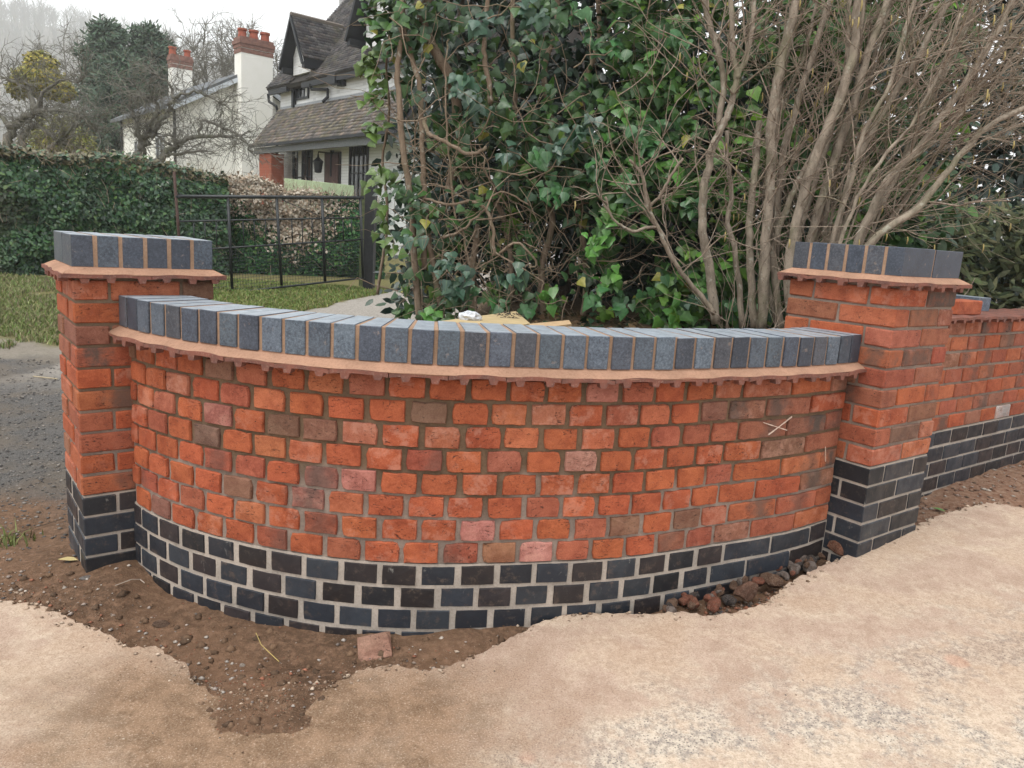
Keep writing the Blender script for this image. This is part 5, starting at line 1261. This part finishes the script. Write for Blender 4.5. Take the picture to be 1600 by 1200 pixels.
def tiled_plane(name, corner, du, dv, L, Hh, par, tw=.17, gauge=.1, clip=None, cols=((.1, .097, .1), (.125, .12, .12), (.08, .078, .082), (.15, .14, .135), (.12, .105, .1))):
    """tiles laid course by course on a slope: corner = eaves start, du along the eaves, dv up the slope"""
    du, dv = Vector(du).normalized(), Vector(dv).normalized(); nn = du.cross(dv)
    if nn.z < 0: nn = -nn
    V = []; Fa = []; C = []
    for r in range(int(Hh / gauge) + 1):
        off = (r % 2) * tw / 2
        for k in range(-1, int(L / tw) + 1):
            q0 = max(k * tw + off + .006, 0); q1 = min((k + 1) * tw + off - .006, L)
            v0 = r * gauge; v1 = min(v0 + gauge * 1.25, Hh + .03)
            if q1 - q0 < .03: continue
            if clip and not clip((q0 + q1) / 2, v0 + gauge / 2): continue
            j = random.uniform(0, .008); b = len(V)
            for q_, v_, n_ in ((q0, v0, .034 + j), (q1, v0, .034 + j + random.uniform(-.004, .004)), (q1, v1, .012), (q0, v1, .012), (q0, v0, .0), (q1, v0, .0)):
                V.append(tuple(Vector(corner) + du * q_ + dv * v_ + nn * n_))
            Fa += [(b, b + 1, b + 2, b + 3), (b + 4, b + 5, b + 1, b)]
            c = np.array(random.choice(cols)) * random.uniform(.7, 1.35); C += [c] * 6
    o = inst(name, tri_mesh(name, V, Fa, rtile, np.array(C))); o['kind'] = 'stuff'; return o
cot = empty("cottage", tuple(HP(0, 0, .25)), "whitewashed cottage with steep tiled roof, pointed dormers and a tiled porch", "cottage"); bpy.context.view_layer.update()
def cpart(mb, name, mat, par=None): o = mb.build(name, mat); world_child(o, cot); return o
def csub(o, par):
    w = par.matrix_world.copy() if False else None
    o.parent = par; bpy.context.view_layer.update(); o.matrix_parent_inverse = par.matrix_world.inverted(); return o
def hbox(a0, a1, d0, d1, z0, z1, name, mat):
    mb = MB(); P = [HP(a, d, z) for z in (z0, z1) for a, d in ((a0, d0), (a1, d0), (a1, d1), (a0, d1))]; mb.hexa(P); return cpart(mb, name, mat)
ZG, ZE, ZR0, ZR1, PD, PL = .2, 4.97, 3.16, 4.31, .856, 8.2
hbox(0, 8.6, -5.0, 0, ZG, 5.15, "wall", wwall)
ra_, rd_, rz_ = house_hit(510, 33, a=-.38); tanp = (rz_ - 4.94) / (.3 - rd_); tanp = min(max(tanp, .9), 1.9)
ridge_d = -2.6; ridge_z = 4.94 + (.3 - ridge_d) * tanp; slopeL = math.hypot(.3 - ridge_d, ridge_z - 4.94)
dvm = HP(0, ridge_d, ridge_z) - HP(0, .3, 4.94)
# roof body
mb = MB(); mb.prism([HP(-.36, .3, 4.92), HP(-.36, .22, 4.82), HP(-.36, -5.4, 4.82), HP(-.36, ridge_d, ridge_z - .02)], HP(9, 0, 0) - HP(-.36, 0, 0)); roof = cpart(mb, "roof", mat_plain("roof_boarding", (.05, .045, .04), .9))
DA, DAP, DHW = 1.13, 1.885, .755       # small dormer: left eaves, apex, half width
def in_d1(q, v):
    a = q - .38; d = .3 - v / slopeL * (.3 - ridge_d); return abs(a - DAP) < .5 and d > -.15
o = tiled_plane("roof_tiles", HP(-.38, .3, 4.94), cu.to_3d(), dvm, 9.2, slopeL, cot, clip=lambda q, v: not in_d1(q, v)); csub(o, roof)
hbox(-.3, 1.0, .18, .27, 4.74, 4.9, "fascia", blk); hbox(2.0, 8.6, .18, .27, 4.74, 4.9, "fascia", blk)
# porch
dvp = HP(0, 0, ZR1) - HP(0, PD, ZR0); sl = dvp.length
mb = MB(); mb.prism([HP(-.02, PD, ZR0 - .01), HP(-.02, PD, ZR0 - .07), HP(-.02, .01, ZR1 - .12), HP(-.02, .01, ZR1 - .02)], HP(PL, 0, 0) - HP(0, 0, 0)); pr = cpart(mb, "porch_roof", blk)
csub(tiled_plane("roof_tiles", HP(-.05, PD + .05, ZR0 - .03), cu.to_3d(), dvp, PL, sl + .02, cot, .18, .115, None, ((.15, .135, .125), (.18, .16, .145), (.13, .12, .115), (.22, .175, .145), (.19, .17, .125))), pr)
hbox(-.1, PL, PD - .16, PD - .04, ZR0 - .27, ZR0 - .09, "porch_beam", mat_plain("grey_timber", (.2, .21, .22), .8))
hbox(-.1, PL, PD + .02, PD + .1, ZR0 - .09, ZR0 - .02, "gutter", blk)
hbox(.12, PL, .0, .06, ZR1 - .03, ZR1 + .06, "lead_flashing", mat_plain("lead", (.3, .32, .34), .6))
a0, d0, _ = house_hit(406, 232, PD - .12); a1, _, _ = house_hit(425, 232, PD - .12)
brk = mat_whitebrick("porch_red_brick", (.33, .1, .06)); hbox(a0, max(a1, a0 + .4), PD - .5, PD - .1, ZG - .1, ZR0 - .27, "porch_pier", brk)
def rect_hit(pts, d): A_ = [house_hit(x, y, d) for x, y in pts]; return min(q[0] for q in A_), max(q[0] for q in A_), min(q[2] for q in A_), max(q[2] for q in A_)
glass = NT("window_glass"); glass = glass.done((.03, .035, .04), .06, None, .6)
def window(a0, a1, z0, z1, nx, nz, name="window", fr=.06, dm=.05, frm=blk, litpane=None):
    mb = MB(); P = lambda p: HP(p[0], p[1], p[2])
    for (x0, x1, y0, y1) in ((a0, a0 + fr, z0, z1), (a1 - fr, a1, z0, z1), (a0 + fr, a1 - fr, z0, z0 + fr), (a0 + fr, a1 - fr, z1 - fr, z1)): mb.box(x0, x1, .0, dm, y0, y1, P)
    for k in range(1, nx): x = a0 + (a1 - a0) * k / nx; mb.box(x - .022, x + .022, .0, dm - .01, z0 + fr, z1 - fr, P)
    for k in range(1, nz): z = z0 + (z1 - z0) * k / nz; mb.box(a0 + fr, a1 - fr, .0, dm - .014, z - .018, z + .018, P)
    f_ = cpart(mb, name, frm)
    for i in range(nx):
        for j in range(nz):
            x0, x1 = a0 + (a1 - a0) * i / nx + .024, a0 + (a1 - a0) * (i + 1) / nx - .024; y0, y1 = z0 + (z1 - z0) * j / nz + .02, z0 + (z1 - z0) * (j + 1) / nz - .02
            mb = MB(); mb.box(x0, x1, .004, .018, y0, y1, P); o = mb.build("pane", glass if not (litpane and (i, j) in litpane) else MAT_CURT); csub(o, f_)
    return f_
MAT_CURT = mat_plain("white_curtain", (.7, .72, .72), .8)
a0, a1, z0, z1 = rect_hit([(459, 232), (489, 229), (459, 300)], 0); window(a0, a1, .5, z1, 4, 3, litpane={(1, 2), (1, 1)})
a0, a1, z0, z1 = rect_hit([(511, 243), (532, 241)], 0)
hbox(a0 - .06, a1 + .06, .0, .05, ZG, z1 + .06, "door_frame", mat_plain("dark_frame", (.03, .025, .025), .6))
mb = MB(); dmat = mat_plain("brown_door", (.095, .045, .04), .6, .3, 12)
for k in range(6):
    x0 = a0 + (a1 - a0) * k / 6; mb.box(x0 + .006, x0 + (a1 - a0) / 6 - .006, .05, .075, ZG, z1, lambda p: HP(*p))
door = cpart(mb, "door", dmat); mb = MB(); mb.lathe([(.03, -.03), (.035, 0), (.03, .03)], tuple(HP(a1 - .12, .1, 1.25)), 8); csub(mb.build("handle", blk), door)
a0, a1, z0, z1 = rect_hit([(548, 222), (568, 219)], 0); window(a0, a1 + .3, .6, z1, 4, 3)
# lantern
la, ld, lz = house_hit(497, 258, .3); mb = MB(); c = HP(la, .3, lz); mb.lathe([(.04, -.22), (.1, -.2), (.14, .08), (.16, .1), (.03, .22), (.02, .3)], tuple(c), 6); mb.tube([HP(la, .3, lz + .3), HP(la + .05, .32, lz + .36), HP(la + .35, .08, lz + .34)], .02, 5); mb.box(la + .32, la + .38, .0, .1, lz - .3, lz + .42, lambda p: HP(*p)); cpart(mb, "lantern", blk)
# dormers
def dormer(al, aap, hw, ze, za, dfront, tiles=True):
    ar = aap + hw; P = HP
    back = lambda z: .3 - (z - 4.94) / tanp          # where the main roof stands at height z
    # gable wall
    mb = MB(); mb.prism([P(aap - hw * .74, .2, ze - .3), P(aap + hw * .74, .2, ze - .3), P(aap + hw * .74, .2, ze + .25), P(aap, .2, za - .16), P(aap - hw * .74, .2, ze + .25)], P(0, -.7, 0) - P(0, 0, 0)); cpart(mb, "dormer_wall", wwall)
    mb = MB(); db = min(back(za) - .05, dfront - .5)
    for sg in (-1, 1):
        e = aap + sg * hw
        mb.prism([P(e, dfront, ze), P(aap, dfront, za), P(aap, dfront, za - .1), P(e, dfront, ze - .1)], P(0, db, 0) - P(0, dfront, 0))
    dr = cpart(mb, "dormer_roof", blk)
    for sg in (-1, 1):
        e = aap + sg * hw; dv = P(aap, 0, za) - P(e, 0, ze); L_ = dfront - db; ln = dv.length
        du_ = P(0, db, 0) - P(0, dfront, 0)
        def cl(q, v, ln=ln): z = ze + (za - ze) * v / ln; return dfront - q > back(z) - .12
        csub(tiled_plane("roof_tiles", P(e, dfront + .04, ze + .01), du_, dv, L_, ln, cot, .17, .1, cl), dr)
    mb = MB()
    for sg in (-1, 1):
        e = aap + sg * (hw + .05); mb.prism([P(e, dfront + .02, ze - .16), P(aap, dfront + .02, za + .03), P(aap, dfront + .02, za - .13), P(e - sg * .08, dfront + .02, ze - .18)], P(0, dfront + .08, 0) - P(0, dfront + .02, 0))
        mb.box(e - sg * .1 - .09, e - sg * .1 + .09, .02, dfront, ze - .26, ze - .1, lambda p: P(*p))
    cpart(mb, "bargeboard", blk)
    mb = MB(); mb.tube([P(aap, dfront + .06, za + .03), P(aap, db + .1, za + .03)], .07, 6); cpart(mb, "ridge_tiles", mat_plain("ridge_clay", (.17, .145, .12), .9))
dormer(DA, DAP, DHW, 5.46, 6.67, .5)
hbox(1.02, 1.14, .02, .12, 4.3, 5.6, "timber_post", blk)
window(1.16, 1.98, 4.5, 5.0, 3, 1, frm=blk, litpane={(2, 0)}); window(1.2, 2.05, 5.06, 5.55, 3, 2, frm=blk, litpane={(0, 0), (0, 1), (1, 0), (1, 1), (2, 1)})
ga, gd_, gz = house_hit(543, 62, .55); dormer(ga, ga + 1.25, 1.25, gz + .12, gz + 2.35, .55)
# chimney on the ridge, drainpipes, floodlight
qa, _, qz = house_hit(541, 2, ridge_d)
hbox(qa - .3, qa + .6, ridge_d - .5, ridge_d + .1, ridge_z - .8, ridge_z + 1.3, "chimney", mat_plain("grey_render", (.45, .45, .45), .9))
def pipe(pts, r=.045):
    mb = MB(); mb.tube([HP(*p) for p in pts], r, 8); cpart(mb, "drainpipe", blk)
pipe([(-.3, .27, 4.78), (-.3, .24, 4.55), (-.08, .1, 4.42), (-.07, .08, 4.3), (-.07, .08, .25)]); qa, _, qz = house_hit(493, 128, .1); qb, _, qz2 = house_hit(512, 133, .1)
pipe([(qa, .26, 4.8), (qa, .22, 4.66), (qb, .1, 4.6), (qb, .09, ZR1 + .1), (qb - .1, .2, ZR1 - .05)])
fa, _, fz = house_hit(525, 125, .15); mb = MB(); mb.box(fa - .22, fa + .2, .1, .3, fz - .12, fz + .16, lambda p: HP(*p)); mb.box(fa + .05, fa + .3, .0, .14, fz - .16, fz - .02, lambda p: HP(*p)); cpart(mb, "floodlight", blk)
# pale green box in the garden
P4 = [house_hit(x, y, 1.6) for x, y in ((491, 283), (553, 290), (553, 312), (491, 304))]
mb = MB(); a0, a1 = P4[0][0], P4[1][0]; mb.prism([HP(a0, 1.6, P4[0][2]), HP(a1, 1.6, P4[1][2]), HP(a1, 1.6, .2), HP(a0, 1.6, .2)], HP(0, 2.4, 0) - HP(0, 1.6, 0))
o = mb.build("garden_box", mat_plain("pale_green_plastic", (.42, .52, .32), .6, .15, 5)); tag(o, "pale green box standing in the garden before the cottage door", "box")

# ------------------------------------------------------------------ the cream house with two chimneys
def mat_render():
    m = NT("cream_render"); v = m.coords(); a = m.noise(v, .8, 5, .6); b = m.noise(v, 12, 4); c = m.mix(m.ramp(a, .4, .7), (.86, .85, .8), (.79, .78, .71)); return m.done(c, .9, m.bump(b, .5, .02), .25)
ren = mat_render(); slate = mat_plain("slate", (.13, .14, .15), .75, .35, 6, .01)
KC = aty(276, 260, 26.0); kz = .3
sidev = aty(193, 255, 31.0) - KC; sidev.z = 0; SL = sidev.length; sv = sidev.normalized(); gv = Vector((-sv.y, sv.x, 0)); gv = gv if gv.x > 0 else -gv
def KP(a, b, z): p = Vector((KC.x, KC.y, 0)) + gv * a + sv * b; return Vector((p.x, p.y, z))
ze_ = aty(276, 163, 26.0).z; GWd = 4.7; st_ = KP(GWd / 2, 0, 0); zr_ = aty(380, 116, st_.y).z
hs = empty("white_house", tuple(KP(0, 0, kz)), "white rendered house with slate roof and two tall chimneys, left of the cottage", "house"); bpy.context.view_layer.update()
def kpart(mb, name, mat): o = mb.build(name, mat); world_child(o, hs); return o
mb = MB(); mb.prism([KP(0, 0, kz - .3), KP(GWd, 0, kz - .3), KP(GWd, 0, ze_), KP(GWd / 2, 0, zr_ - .08), KP(0, 0, ze_)], sv * SL); kpart(mb, "wall", ren)
mb = MB(); ov = .35
for sg in (-1, 1):
    e = GWd / 2 + sg * (GWd / 2 + ov); sl_ = (zr_ - ze_) / (GWd / 2); zz = ze_ - ov * sl_
    mb.prism([KP(e, -.3, zz), KP(GWd / 2, -.3, zr_ + .02), KP(GWd / 2, -.3, zr_ + .14), KP(e, -.3, zz + .12)], sv * (SL + .6))
kr = kpart(mb, "roof", slate)
mb = MB()
for sg in (-1, 1):
    e = GWd / 2 + sg * (GWd / 2 + ov); mb.prism([KP(e, -.34, zz - .12), KP(GWd / 2, -.34, zr_ - .12), KP(GWd / 2, -.34, zr_ + .04), KP(e, -.34, zz + .04)], sv * .05)
kpart(mb, "bargeboard", mat_plain("white_board", (.6, .65, .7), .7))
red_pot = mat_plain("terracotta", (.36, .1, .06), .85, .25, 8); capb = mat_plain("chimney_brick", (.26, .14, .11), .9, .35, 9, .01)
def chimney(px0, px1, ptop, Y, b0, dep, zbase, pots, off):
    a_, b_ = aty(px0, ptop, Y), aty(px1, ptop, Y); w = (b_ - a_).length; c = (a_ + b_) / 2; z1 = c.z
    u_ = gv; v_ = sv
    def P(x, y, z): return Vector((c.x, c.y, 0)) + u_ * (x * w * .82) + v_ * (y * dep) + Vector((0, 0, z))
    def bx(s, z0, z1): mb.hexa([P(x * s, y, z) for z in (z0, z1) for x, y in ((-.5, -.5 * s), (.5, -.5 * s), (.5, .5 * s), (-.5, .5 * s))])
    mb = MB(); bx(1., zbase, z1); ch = kpart(mb, "chimney", ren)
    mb = MB(); bx(1.03, z1 - .16, z1 - .02); bx(1.07, z1 + .0, z1 + .12); bx(1.13, z1 + .122, z1 + .24); bx(1.05, z1 + .242, z1 + .34); csub(mb.build("chimney_cap", capb), ch)
    for k in range(pots):
        x = (-.36 + .72 * k / max(1, pots - 1)) if pots > 1 else 0; q = P(x, 0, z1 + .34); mb = MB(); s = random.uniform(.85, 1.1)
        mb.lathe([(.15 * s, 0), (.13 * s, .17 * s), (.13 * s, .22 * s), (.16 * s, .24 * s), (.16 * s, .3 * s), (.1 * s, .31 * s)], tuple(q), 12); csub(mb.build("chimney_pot", red_pot), ch)
zg_ = kz
chimney(366, 427, 80, KP(GWd / 2, -.25, 0).y, 0, .6, zg_, 3, 0)
fr_ = KP(GWd / 2, SL * .98, 0); chimney(263, 300, 102, fr_.y - .6, 0, .45, ze_ - .4, 2, 0)
pk = mat_plain("dark_pipe", (.02, .022, .025), .6)
mb = MB(); mb.tube([KP(-.06, -.06, ze_ - .05), KP(-.06, -.06, kz)], .05, 6); kpart(mb, "drainpipe", pk)
mb = MB(); mb.tube([KP(-.06, SL - .1, ze_ - .05), KP(-.06, SL - .1, kz)], .05, 6); kpart(mb, "drainpipe", pk)
for b in (1.2, 3.9):
    mb = MB(); P_ = lambda p: KP(p[0], p[1], p[2])
    mb.box(-.06, .0, b, b + .06, 1.9, 3.5, P_); mb.box(-.06, 0, b + .84, b + .9, 1.9, 3.5, P_); mb.box(-.06, 0, b + .06, b + .84, 1.9, 1.96, P_); mb.box(-.06, 0, b + .06, b + .84, 3.44, 3.5, P_); mb.box(-.05, 0, b + .42, b + .48, 1.96, 3.44, P_)
    f_ = kpart(mb, "window", mat_plain("white_frame", (.6, .62, .62), .6))
    for y0, y1 in ((b + .06, b + .42), (b + .48, b + .84)): mb = MB(); mb.box(-.03, -.005, y0, y1, 1.96, 3.44, P_); csub(mb.build("pane", glass), f_)

# ------------------------------------------------------------------ garden trees on the left
def bare_tree(name, label, base, limbs, mat, seed, fine=260, spread=(0, 0, .3), tl=(.25, .8), group=None, gr=.012, lev=2, drop_=0.0, fmat=None, lk=.66):
    random.seed(seed); par = empty(name, tuple(base), label, "tree", group); bpy.context.view_layer.update(); mbf = MB(); allp = []
    for pts, r0, r1 in limbs:
        Q = smooth_line(pts, 5, .03); rr_ = taper(len(Q), r0 * lk, r1 * lk); mb = MB(); mb.tube(Q, rr_, 7); o = mb.build("limb", mat, None, True); world_child(o, par); allp += [(q, i / len(Q), (Q[min(i + 1, len(Q) - 1)] - Q[max(i - 1, 0)]).normalized()) for i, q in enumerate(Q)]
    def tw(p, d, L, r, k):
        n_ = 5; pts = wander(p, d, L, n_, .3, drop_); mbf.tube(pts, taper(n_ + 1, r, r * .5), 3, False)
        if k:
            for _ in range(random.randint(2, 4)):
                i = random.randint(1, n_ - 1); tw(pts[i], (pts[i + 1] - pts[i]).normalized() + Vector((random.gauss(0, .8), random.gauss(0, .8), random.gauss(.05, .6))), L * random.uniform(.35, .7), r * .6, k - 1)
    cand = [a for a in allp if a[1] > .3]
    for _ in range(fine):
        p, t, d = random.choice(cand); tw(p, d * .5 + Vector((random.gauss(0, .7), random.gauss(0, .7), random.gauss(.25, .6))) + Vector(spread), random.uniform(*tl), gr, lev)
    o = mbf.build("twigs", fmat or mat, None, True); o['kind'] = 'stuff'; world_child(o, par); return par
def L_(pts, Y): return [aty(x, y, Y + (q[0] if q else 0)) for x, y, *q in pts]
Y = 16.
bare_tree("apple_tree", "bare old apple tree with forked trunk in front of the white rendered house", aty(215, 275, Y), [
    (L_([(213, 290), (216, 250), (226, 222), (240, 200), (258, 180), (272, 155)], Y), .17, .06), (L_([(222, 232), (214, 205), (210, 182), (205, 150)], Y), .11, .04),
    (L_([(235, 205), (245, 175), (238, 155), (228, 150), (205, 148)], Y), .08, .03), (L_([(240, 268), (255, 243), (275, 228), (300, 216), (325, 213), (362, 215)], Y), .12, .04),
    (L_([(225, 260), (255, 245), (290, 240), (322, 236)], Y), .07, .03), (L_([(312, 215), (318, 190), (345, 198), (375, 215), (395, 235)], Y), .05, .02),
    (L_([(270, 158), (290, 145), (320, 148), (350, 165)], Y), .05, .02), (L_([(272, 155), (262, 130), (240, 115)], Y), .05, .02), (L_([(262, 225), (240, 210), (225, 200)], Y), .04, .02)], BARK['grey'], 41, 270, (.12, 0, .02), (.3, .95), "bare apple trees", .0085, 2, -.03, BARK['grey'])
Y = 15.5
bare_tree("apple_tree", "bare twisted apple tree with lichen-grey twigs at the left edge, behind the hedge", aty(10, 250, Y), [
    (L_([(2, 265), (10, 230), (18, 205), (30, 190), (52, 176), (75, 172)], Y), .17, .06), (L_([(30, 260), (34, 225), (42, 205), (58, 196)], Y), .14, .06), (L_([(56, 178), (48, 150), (30, 130), (5, 120)], Y), .09, .03),
    (L_([(56, 196), (80, 210), (92, 224)], Y), .05, .03), (L_([(65, 240), (80, 228), (94, 222), (112, 200), (124, 192)], Y), .07, .03), (L_([(75, 172), (105, 172), (130, 185), (150, 205)], Y), .06, .02), (L_([(52, 176), (70, 140), (100, 125), (125, 130)], Y), .06, .02), (L_([(20, 200), (-10, 170), (-40, 150)], Y), .08, .03)], BARK['grey'], 43, 230, (.05, 0, .05), (.3, .9), "bare apple trees", .0085, 2, -.02, BARK['grey'])
def blob_tree(name, label, cat_, blobs, n, size, cols, ws, tmpl, mat, base, tr, group=None, up=.5, droop=.2, jit=.7):
    par = empty(name, tuple(base), label, cat_, group); bpy.context.view_layer.update(); PP = []; NN = []
    tot = sum(b[3] * b[4] for b in blobs)
    for cx, cy, cz, rx, rz in blobs:
        m = int(n * rx * rz / tot); d = unit(rng.normal(0, 1, (m, 3))); rr_ = rng.random(m) ** .35; k = 1 + .35 * fbm(d[:, 0] * 3 + cx, d[:, 2] * 3 + cz, 3, 3)
        PP.append(np.array([cx, cy, cz]) + d * (rr_ * k)[:, None] * np.array([rx, rx, rz])); NN.append(d)
    P = np.concatenate(PP); N = np.concatenate(NN) + np.array([0, -.3, up]) + rng.normal(0, jit, P.shape); T = rng.normal(0, .6, P.shape) + np.concatenate(NN) * .7 + np.array([0, 0, -droop])
    C = leaf_cols(len(P), cols, ws); C *= (.7 + .8 * (fbm(P[:, 0] * 1.3, P[:, 2] * 1.3 + P[:, 1], 5, 3) + .4))[:, None].clip(.4, 1.6)
    o = inst("foliage", leaves_mesh("foliage", tmpl, P, N, T, size * rng.uniform(.6, 1.3, len(P)), C, ML[mat])); o['kind'] = 'stuff'; world_child(o, par)
    mb = MB(); mb.tube(tr, taper(len(tr), .16, .05), 6); world_child(mb.build("trunk", BARK['dark'], None, True), par); return par
def B(px, py, Y, rpx, rpy): p = aty(px, py, Y); return (p.x, p.y, p.z, rpx * Y / F, rpy * Y / F)
Y = 24.
blob_tree("golden_evergreen", "round-topped yellow-green evergreen rising behind the left apple tree", "tree", [B(64, 103, Y, 21, 22), B(62, 128, Y, 36, 22), B(92, 140, Y, 20, 16), B(30, 138, Y, 16, 14)], 14000, .105, [(.27, .225, .05), (.2, .185, .045), (.13, .13, .035), (.33, .26, .05)], [3, 3, 2, 1], 'oval', 'dull', aty(62, 260, Y), [aty(62, 260, Y), aty(62, 180, Y), aty(64, 110, Y)])
Y = 20.
blob_tree("willow_bush", "loose lime-yellow willow bush seen under the left apple tree", "bush", [B(95, 220, Y, 42, 40), B(60, 230, Y, 30, 30), B(130, 240, Y, 22, 24)], 3600, .12, [(.32, .31, .07), (.25, .25, .06), (.2, .17, .08)], [3, 3, 2], 'lance', 'dull', aty(95, 290, Y), [aty(95, 290, Y), aty(95, 240, Y), aty(100, 190, Y)])
def conifer(label, px, ptop, pbase, Y, halfw, seed, n=420, lean=0):
    random.seed(seed); b = aty(px, pbase, Y); t = aty(px + lean, ptop, Y); H = t.z - b.z; par = empty("conifer", tuple(b), label, "tree", "tall dark conifers behind the white rendered house"); bpy.context.view_layer.update()
    mb = MB(); mb.tube([b, b.lerp(t, .5), t], [.28, .17, .03], 7); world_child(mb.build("trunk", BARK['dark'], None, True), par)
    mb = MB(); PP = []; TT = []
    for k in range(n):
        h = random.random() ** .8; c = b.lerp(t, .08 + .92 * h); w = halfw * Y / F * (1 - h) ** .5 * random.choice([.45, .7, .9, 1.1, 1.45]) + .25; az_ = random.uniform(0, 6.283); d = Vector((math.cos(az_), math.sin(az_), .55 - .3 * (1 - h)))
        pts = wander(c, d, w, 6, .12, .03); mb.tube(pts, taper(7, .035, .008), 3, False)
        for i in range(1, 7):
            for _ in range(9): PP.append(tuple(pts[i] + Vector((random.gauss(0, .12), random.gauss(0, .12), random.gauss(-.06, .12))))); TT.append(tuple((pts[i] - pts[i - 1]).normalized() + Vector((random.gauss(0, .35), random.gauss(0, .35), random.gauss(.1, .4)))))
    world_child(mb.build("limbs", BARK['dark']), par); PP = np.array(PP); TT = np.array(TT); m = len(PP)
    N = rng.normal(0, .6, (m, 3)) + np.array([0, -.5, .6]); C = leaf_cols(m, [(.055, .09, .058), (.065, .11, .068), (.08, .125, .072), (.1, .11, .075)], [4, 4, 2, 1])
    o = inst("foliage", leaves_mesh("foliage", 'lance', PP, N, TT, .27 * rng.uniform(.6, 1.3, m), C, ML['dull'])); o['kind'] = 'stuff'; world_child(o, par)
conifer("tallest feathery dark conifer left of the two chimneys", 172, 42, 290, 40., 46, 5, 330, -8)
conifer("broad dark conifer behind the smaller chimney", 228, 50, 290, 42., 52, 6, 360, 4)
conifer("lower dark conifer beside the yellow-green evergreen", 190, 95, 290, 36., 50, 7, 300)
for k, (px, top, lab) in enumerate(((318, 72, "bare grey tree between the two chimneys"), (346, 66, "bare thin tree close left of the big chimney"), (432, 95, "bare tree glimpsed between big chimney and cottage"), (100, 60, "bare tall tree above the yellow-green evergreen"))):
    Y = 44. + 3 * k; b = aty(px, 290, Y); t = aty(px, top, Y); H = t.z - b.z
    lim = [([b, b.lerp(t, .4) + Vector((.3, 0, 0)), t], .2, .03)] + [([b.lerp(t, f), b.lerp(t, f + .22) + Vector((s * 1.2, random.uniform(-1, 1), .3)), b.lerp(t, min(1, f + .42)) + Vector((s * 2.0, 0, .2))], .1, .02) for f, s in ((.3, -1), (.36, 1), (.48, -.8), (.52, .9))]
    bare_tree("bare_tree", lab, b, lim, BARK['grey'], 300 + k, 150, (0, 0, .25), (.8, 2.2), "bare trees behind the houses", .03, 2)

# ------------------------------------------------------------------ the wooded hill
xs = np.linspace(-420, 420, 141); ys = np.linspace(150, 620, 60)
prof_x = np.interp([0], [0], [0])
def crest(x):      # height of the hill's ridge at y = 330
    return np.interp(x, [-420, -260, -226, -190, -160, -130, -100, -60, 0, 80, 200, 420], [78, 80, 79, 77, 72, 67, 58, 48, 42, 38, 30, 22])
HX, HY = np.meshgrid(xs, ys); t = np.clip((HY - 150) / 180, 0, 1); back = np.clip((HY - 330) / 290, 0, 1)
HZ = 1 + (crest(HX * 330 / np.maximum(HY, 200)) - 9) * (t * t * (3 - 2 * t)) * (1 - .9 * back * back) + 3 * fbm(HX / 40, HY / 40, 8, 3) * t
ii = np.arange(140)[None, :] + 141 * np.arange(59)[:, None]
o = inst("hill", tri_mesh("hill", np.stack([HX * 2, HY * 2, (HZ - 1) * 2 + 1], -1).reshape(-1, 3), np.stack([ii, ii + 1, ii + 142, ii + 141], -1).reshape(-1, 4), mat_plain("hill_ground", (.1, .085, .06), .95, .4, .05, .1), smooth=True)); tag(o, "long wooded hillside", None, None, 'structure')
n = 2600; ty = rng.uniform(175, 345, n) ; tx = rng.uniform(-.95, .1, n) * ty; tt = np.clip((ty - 150) / 180, 0, 1)
hz_ = 1 + (crest(tx * 330 / np.maximum(ty, 200)) - 9) * (tt * tt * (3 - 2 * tt)) - 1
V = []; Fa = []; C = []
for i in range(n):
    h = random.uniform(15, 24); c = np.array([tx[i] * 2, ty[i] * 2, hz_[i] * 2]); col = np.array(random.choice([(.12, .1, .08), (.1, .085, .07), (.14, .12, .085), (.07, .08, .05)]))
    def spike(p, q, w):
        b = len(V); d = np.array([w, 0, 0]); e = np.array([0, w, 0]); V.extend([p - d, p + d, q, p - e, p + e]); Fa.extend([(b, b + 1, b + 2), (b + 3, b + 4, b + 2)]); C.extend([col * random.uniform(.8, 1.2)] * 5)
    spike(c, c + np.array([0, 0, h * .8]), .5)
    for k in range(16):
        f = random.uniform(.3, .75); a = random.uniform(0, 6.28); r_ = random.uniform(2, 6); spike(c + np.array([0, 0, h * f]), c + np.array([math.cos(a) * r_, math.sin(a) * r_, h * min(1, f + random.uniform(.15, .38))]), random.uniform(.2, .4))
o = inst("far_wood", tri_mesh("far_wood", V, Fa, ML['dry'], np.array(C))); tag(o, "bare woodland covering the hill", None, None, 'stuff')

# ------------------------------------------------------------------ damp air
mb = MB(); mb.box(-960, 960, -130, 1340, -6, 190); hz_o = mb.build("haze", None); tag(hz_o, "thin damp air", None, None, 'stuff')
m = bpy.data.materials.new("haze"); m.use_nodes = True; m.node_tree.nodes.clear(); o_ = m.node_tree.nodes.new("ShaderNodeOutputMaterial"); vv = m.node_tree.nodes.new("ShaderNodeVolumePrincipled")
vv.inputs['Color'].default_value = (.985, .992, 1, 1); vv.inputs['Density'].default_value = .0012; vv.inputs['Anisotropy'].default_value = .2; m.node_tree.links.new(vv.outputs[0], o_.inputs['Volume']); hz_o.data.materials.append(m)
